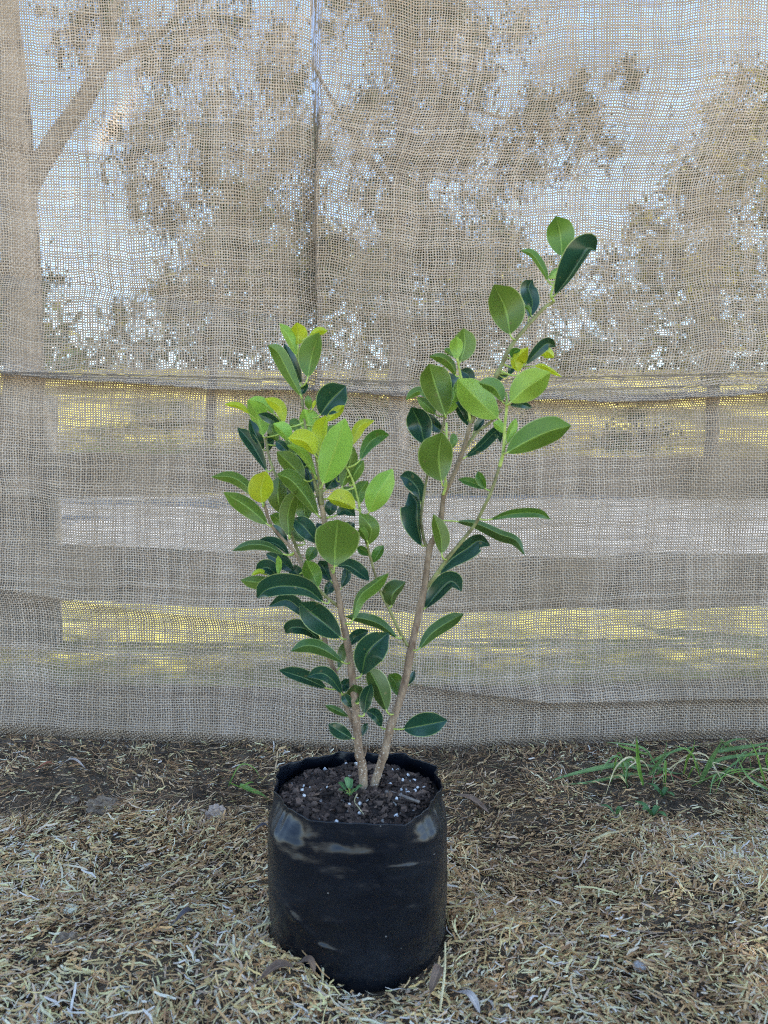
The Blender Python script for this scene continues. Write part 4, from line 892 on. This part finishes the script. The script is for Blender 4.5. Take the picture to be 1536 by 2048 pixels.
CLOD = rough_mat('grey_clod', (0.17, 0.12, 0.08), (0.33, 0.25, 0.175), 60, 0.95, 0.9, 0.004)
STONE = rough_mat('pale_stone', (0.34, 0.25, 0.19), (0.55, 0.43, 0.34), 60, 0.85, 0.6, 0.003)
def put_lump(name, px, py, r, mat, sc, seed, label, cat, rough=0.5):
    p = on_ground(px, py, 0.012); o = lump(name, r, seed, mat, sc, rough, 4, 1.3); o.location = (p.x, p.y, gz(p.x, p.y) + r * sc[2] * 0.45 + 0.004); tag(o, label, cat)
put_lump('soil_clod', 208, 1608, 0.020, CLOD, (1.25, .8, .75), 3, 'crumbly grey soil clod among clippings far left', 'clod', 0.7)
put_lump('stone', 432, 1628, 0.017, STONE, (.95, .8, 1.0), 9, 'pale pinkish stone standing left of the bag', 'stone')
put_lump('stone', 140, 1808, 0.0095, rough_mat('cream_pebble', (0.55, 0.52, 0.36), (0.75, 0.73, 0.55), 60, .8, .4, .002), (1.1, .9, .6), 5, 'small cream pebble in the clippings at left', 'pebble', 0.3)
put_lump('soil_clod', 135, 1880, 0.015, CLOD, (1.1, .9, .8), 13, 'small grey clod at lower left below the cream pebble', 'clod', 0.7)
put_lump('soil_clod', 140, 1580, 0.011, CLOD, (1.3, .9, .7), 23, 'low grey clod behind the larger crumbly clod', 'clod', 0.7)
put_lump('pebble', 1280, 1912, 0.008, rough_mat('grey_pebble', (0.33, 0.30, 0.27), (0.5, 0.46, 0.42), 60, .7, .4, .002), (1, .9, .8), 7, 'small grey pebble in clippings at lower right', 'pebble', 0.3)
def gp(px, py, dz=0.012):
    p = on_ground(px, py, 0.012); p.z = gz(p.x, p.y) + dz; return p
stick('twig', [gp(245, 1490, .03), gp(225, 1520, .03), gp(202, 1550, .01)], 0.0018, 0.001, TWIGD, 'dark thin twig leaning under the hessian at left', 'twig')
stick('twig', [gp(0, 1487, .01), gp(70, 1492, .015), gp(150, 1496, .012)], 0.003, 0.002, TWIGD, 'long dark twig lying along the hessian at far left', 'twig')
stick('twig', [gp(300, 1506, .01), gp(350, 1500, .012), gp(395, 1496, .01)], 0.0022, 0.0015, TWIGD, 'short dark twig lying near the hessian left of the bag', 'twig')
stick('straw_stalk', [gp(1183, 1688, .02), gp(1210, 1678, .022), gp(1236, 1668, .02)], 0.0020, 0.0016, STRAWC, 'stout pale straw stalk right of the bag', 'straw')
stick('straw_stalk', [gp(1400, 1525, .015), gp(1480, 1540, .018), gp(1536, 1585, .015)], 0.0022, 0.0016, GREYW, 'long grey dry stalk below the right grass tuft', 'straw')
stick('straw_stalk', [gp(880, 1690 + 340, .02), gp(889, 1990, .045), gp(890, 1955, .06)], 0.0016, 0.0012, STRAWC, 'pale stalk poking up beside the bag\'s front right foot', 'straw')
stick('straw_stalk', [gp(644, 1992, .01), gp(646, 1972, .02), gp(648, 1950, .028)], 0.0018, 0.0014, STRAWC, 'short pale stalk standing up before the bag front', 'straw')
stick('straw_stalk', [gp(508, 1916, .03), gp(540, 1908, .035), gp(568, 1895, .04)], 0.0020, 0.0014, STRAWC, 'pale stalk leaning on the bag\'s lower left corner', 'straw')

# ------------------------------------------------------------------ behind the cloth: fence, trees
TIMB = rough_mat('weathered_timber', (0.075, 0.07, 0.062), (0.18, 0.165, 0.145), 9, 0.9, 0.5, 0.004)
def plank(name, x0, x1, y0, y1, z0, z1, mat, parent, seed, along='x'):
    n = 60; rng = random.Random(seed); V = []; F = []
    for i in range(n):
        t = i / (n - 1)
        for (a, b) in ((0, 0), (1, 0), (1, 1), (0, 1)):
            if along == 'x':
                w1 = 0.022 * float(N1(t * 14 + seed * 3.1, a * 5.0)) + 0.03 * float(N2(t * 4 + seed, 2.0))
                V.append((x0 + t * (x1 - x0), y0 + b * (y1 - y0), z0 + a * (z1 - z0) + w1))
            else:
                w1 = 0.02 * float(N1(t * 6 + seed * 3.1, a * 5.0))
                V.append((x0 + a * (x1 - x0) + w1, y0 + b * (y1 - y0), z0 + t * (z1 - z0)))
    for i in range(n - 1):
        for k in range(4):
            F.append((i * 4 + k, i * 4 + (k + 1) % 4, i * 4 + 4 + (k + 1) % 4, i * 4 + 4 + k))
    F += [(0, 1, 2, 3), tuple((n - 1) * 4 + k for k in (3, 2, 1, 0))]
    return link_mesh(name, V, F, mat, parent, smooth=False)
FY = 1.6
fence = thing('rail_fence', (0, FY, 0), 'weathered timber rail fence glimpsed through the hessian', 'fence')
def fz(py): return at(768, py, FY).z
def fx(px): return at(px, 1000, FY).x
for q, (a, b) in enumerate(((0, 98), (1700, 1760), (2250, 2330))):
    plank('post', fx(a), fx(b), -0.03, 0.08, -0.1, fz(790), TIMB, fence, q + 20, 'z')
for q, (a, b) in enumerate(((905, 984), (1096, 1205), (1315, 1398), (1404, 1500))):
    plank('rail', fx(40), fx(2330), -0.06, -0.032, fz(b), fz(a), TIMB, fence, q + 1)

def leafcloud(rng, centres, n, size, pal, droop=0.0):
    cs = np.array([c[:3] for c in centres]); rs = np.array([c[3] for c in centres])
    wts = rs ** 2; ci = rng.choice(len(cs), n, p=wts / wts.sum())
    d = rng.normal(0, 1, (n, 3)); d /= np.linalg.norm(d, axis=1)[:, None]; d[:, 2] *= 1 + droop * 0.6
    p = cs[ci] + d * (rs[ci] * np.abs(rng.normal(0, 1.0, n)))[:, None]
    a = rng.normal(0, 1, (n, 3)); a[:, 2] -= droop * 2.2; a /= np.linalg.norm(a, axis=1)[:, None]
    b = np.cross(a, rng.normal(0, 1, (n, 3))); b /= np.linalg.norm(b, axis=1)[:, None]
    L = size * rng.uniform(.5, 1.5, n)[:, None]
    V = np.stack([p - a * L, p + b * L * .33, p + a * L, p - b * L * .33], 1).reshape(-1, 3)
    F = np.arange(n * 4).reshape(-1, 4)
    pl = np.array(pal); C = np.repeat(pl[rng.integers(0, len(pl), n)] * rng.uniform(.7, 1.3, n)[:, None], 4, axis=0)
    return V, F, C
FOL = tint_mat('tree_foliage', 0.6, 0.3)
TBARK = rough_mat('tree_bark', (0.07, 0.06, 0.05), (0.17, 0.145, 0.12), 6, 0.9, 0.8, 0.03)
GRN = [(0.03, 0.05, 0.02), (0.055, 0.085, 0.035), (0.045, 0.06, 0.04)]
YGN = [(0.34, 0.30, 0.05), (0.24, 0.23, 0.05), (0.42, 0.35, 0.07)]
def tree(name, Y, trunk_px, r0, r1, limbs, clumps, n, size, pal, label, seed, droop=0.0, fine=12, spread=.62):
    base = at(*trunk_px[0], Y); base.z = max(-0.1, min(base.z, 0.0)) if Y < 12 else base.z
    root = thing(name, base, label, 'tree', 'trees beyond the hessian')
    P = [base] + [at(*q, Y) for q in trunk_px[1:]]
    c = catmull([tuple(p) for p in P], 20)
    V, F, U = tube(local(root, [Vector(p) for p in c]), np.linspace(r0, r1, 20), 12, 0.1, seed); tr = link_mesh('trunk', V, F, TBARK, root)
    rng = np.random.default_rng(seed); cs = []
    k = (Y - CAM.y) / FPX
    for lp, la, lb in limbs:
        c = catmull([tuple(at(*q, Y)) for q in lp], 14)
        V, F, U = tube(local(root, [Vector(p) for p in c]), np.linspace(la, lb, 14), 8, 0.1, seed); link_mesh('limb', V, F, TBARK, root)
    tw = []
    for px, py, rp in clumps:
        hub = at(px, py, Y)
        for j in range(fine):
            v = at(px + rng.normal(0, rp * spread), py + rng.normal(0, rp * spread), Y + rng.normal(0, rp * k * .5))
            l = v - root.location; cs.append((l.x, l.y, l.z, rp * k * rng.uniform(.16, .42)))
            if j % 3 == 0: tw.append((hub - root.location, l))
    V, F, C = leafcloud(rng, cs, n, size, pal, droop); link_mesh('crown', V, F, FOL, root, smooth=False, cols=C)
    VV, FF, o = [], [], 0
    for a, b in tw:
        V, F, U = tube([a, (a + b) / 2 + Vector((0, 0, .02)), b], np.linspace(.012, .005, 3) * Y / 6, 5, 0, 1)
        VV += [tuple(v) for v in V]; FF += [tuple(q + o for q in f) for f in F]; o += len(V)
    link_mesh('twigs', VV, FF, TBARK, root)
    return root
tree('gum_tree', 6.5, [(50, 1040), (48, 700), (32, 300), (-8, -100), (-30, -400)], 0.20, 0.12, [([(28, 420), (105, 290), (200, 140), (235, -60)], 0.11, 0.06), ([(200, 140), (330, 60), (420, -60)], 0.05, 0.02)],
     [(190, 30, 60), (330, 120, 75), (430, 50, 60), (270, 300, 60), (420, 270, 90), (560, 300, 80), (40, 560, 60), (340, 400, 70), (500, 430, 80), (560, 120, 60), (120, 60, 40)], 15000, 0.036, GRN, 'large gum tree with a forked trunk at the far left behind the hessian', 31, 0.9)
tree('gum_tree', 9.0, [(800, 1010), (795, 700), (800, 400), (815, 100), (830, -200)], 0.13, 0.06, [([(800, 400), (700, 260), (620, 120)], 0.05, 0.02), ([(805, 330), (900, 200), (980, 80)], 0.05, 0.02), ([(900, 200), (1040, 240), (1160, 190)], 0.03, 0.01)],
     [(760, 40, 70), (850, 60, 85), (950, 100, 90), (800, 200, 90), (920, 250, 80), (720, 300, 75), (850, 370, 100), (1000, 320, 70), (700, 470, 90), (920, 520, 90), (1080, 230, 50), (1150, 190, 45), (1180, 300, 50), (1250, 150, 40)], 24000, 0.05, GRN, 'dark crowned tree rising behind the middle of the hessian', 32, 0.7)
tree('bushy_tree', 11.0, [(1420, 990), (1425, 800), (1430, 560), (1450, 380)], 0.12, 0.06, [([(1430, 600), (1340, 480), (1260, 430)], 0.06, 0.02)],
     [(1470, 300, 80), (1540, 220, 90), (1380, 390, 70), (1290, 470, 60), (1480, 450, 110), (1330, 570, 100), (1560, 600, 110), (1180, 560, 60), (1440, 640, 90), (1240, 640, 70)], 20000, 0.06, YGN + GRN, 'yellow green bushy tree behind the right side of the hessian', 33, 0.3)
tree('bushy_tree', 14.0, [(420, 880), (420, 840), (430, 700), (440, 560)], 0.12, 0.06, [([(430, 740), (380, 640), (330, 590)], 0.06, 0.02)],
     [(430, 540, 80), (540, 620, 75), (350, 600, 50), (560, 480, 80), (470, 430, 60), (650, 580, 80), (470, 680, 60), (240, 640, 35)], 14000, 0.075, GRN + GRN + YGN[:1], 'rounded bushy tree standing on the bank left of the middle', 34, 0.3)
tree('bushy_tree', 16.0, [(1060, 850), (1060, 820), (1065, 720), (1070, 640)], 0.12, 0.06, [([(1065, 760), (1020, 680), (980, 630)], 0.06, 0.02)],
     [(1060, 600, 70), (980, 640, 70), (1150, 680, 50), (880, 650, 75), (760, 640, 75), (1000, 480, 55)], 14000, 0.085, GRN + GRN + YGN[:1], 'low dark bushy tree on the bank right of the middle', 35, 0.3)
def far_wood():
    rng = np.random.default_rng(77); cs = []; Y = 30.0; k = (Y - CAM.y) / FPX
    for px in np.arange(-900, 2500, 26):
        top = 520 + 110 * float(N1(px / 170.0, 3.3)) + 60 * float(N2(px / 60.0, 1.1))
        if 90 < px < 320: top = 690
        if 1080 < px < 1240: top = 715
        py = top
        while py < 790:
            v = at(px + rng.normal(0, 12), py, Y + rng.normal(0, 1.5)); cs.append((v.x, v.y, v.z, k * rng.uniform(18, 34))); py += 26
    V, F, C = leafcloud(rng, cs, 26000, 0.26, GRN + GRN + YGN[1:2], 0.2)
    tag(link_mesh('far_wood', V, F, FOL, smooth=False, cols=C), 'far off dark wood along the top of the bank', 'wood', kind='stuff')
far_wood()

def bush(px, py, Y, rp, pal, label, seed):
    b = at(px, py, Y); root = thing('bush', b, label, 'bush', 'bushes on the grass bank'); rng = np.random.default_rng(seed); k = (Y - CAM.y) / FPX
    cs = [(rng.normal(0, rp * k * .7), rng.normal(0, rp * k * .3), rp * k * rng.uniform(.1, 1.1), rp * k * rng.uniform(.25, .5)) for _ in range(14)]
    V, F, C = leafcloud(rng, cs, 2600, rp * k * 0.07, pal, 0.2); link_mesh('foliage', V, F, FOL, root, smooth=False, cols=C)
    VV, FF, o = [], [], 0
    for c in cs[:7]:
        V, F, U = tube([Vector((0, 0, -.2)), Vector(c[:3]) * 0.5, Vector(c[:3])], np.linspace(.05, .012, 3), 6, 0, 1)
        VV += [tuple(v) for v in V]; FF += [tuple(q + o for q in f) for f in F]; o += len(V)
    link_mesh('stems', VV, FF, TBARK, root)
bush(560, 900, 13.0, 90, GRN, 'dark bush on the bank left of the plant behind the hessian', 51)
bush(760, 895, 13.6, 100, GRN, 'broad dark bush on the bank straight behind the plant', 52)
bush(980, 900, 13.2, 95, GRN, 'dark bush on the bank right of the plant behind the hessian', 53)
bush(1290, 880, 15.0, 55, GRN, 'small dark bush on the bank at far right behind the hessian', 54)
bush(330, 860, 16.0, 45, GRN, 'small dark bush on the bank at far left behind the hessian', 55)
# unseen tree added to shade the cloth and the foreground
def added_shade_tree():
    root = thing('added_shade_tree', (3.3, 0.6, 0.0), 'unseen leafy tree added right of the hessian to shade it from above', 'tree', 'trees beyond the hessian')
    pts = [Vector((3.3, 0.6, -.1)), Vector((3.25, .5, 1.6)), Vector((3.1, 0.2, 3.0)), Vector((2.7, -.1, 4.2))]
    V, F, U = tube(local(root, [Vector(p) for p in catmull([tuple(p) for p in pts], 18)]), np.linspace(.17, .09, 18), 12, .1, 4); link_mesh('trunk', V, F, TBARK, root)
    rng = np.random.default_rng(99); cs = []
    mids = []
    for gx in np.arange(-2.3, 2.4, 0.38):
        for gy in np.arange(-1.7, 0.9, 0.36):
            P = Vector((gx, 0.1 + gy, 0.9)) + sd * (rng.uniform(4.2, 4.9)) + Vector((rng.normal(0, .08), rng.normal(0, .08), 0))
            if P.z < 3.2 + 0.0: P.z = 3.3
            mids.append(P); l = P - root.location; cs.append((l.x, l.y, l.z, rng.uniform(.24, .4)))
    V, F, C = leafcloud(rng, cs, 52000, 0.075, GRN, 0.3); link_mesh('crown', V, F, FOL, root, smooth=False, cols=C)
    VV, FF, o = [], [], 0
    hub = Vector((2.7, -.1, 4.2))
    for P in mids[::4]:
        m_ = (hub + P) / 2 + Vector((0, 0, .15)); V, F, U = tube(local(root, [hub, m_, P]), [.05, .025, .008], 6, 0, 1)
        VV += [tuple(v) for v in V]; FF += [tuple(q + o for q in f) for f in F]; o += len(V)
    link_mesh('limbs', VV, FF, TBARK, root)
added_shade_tree()
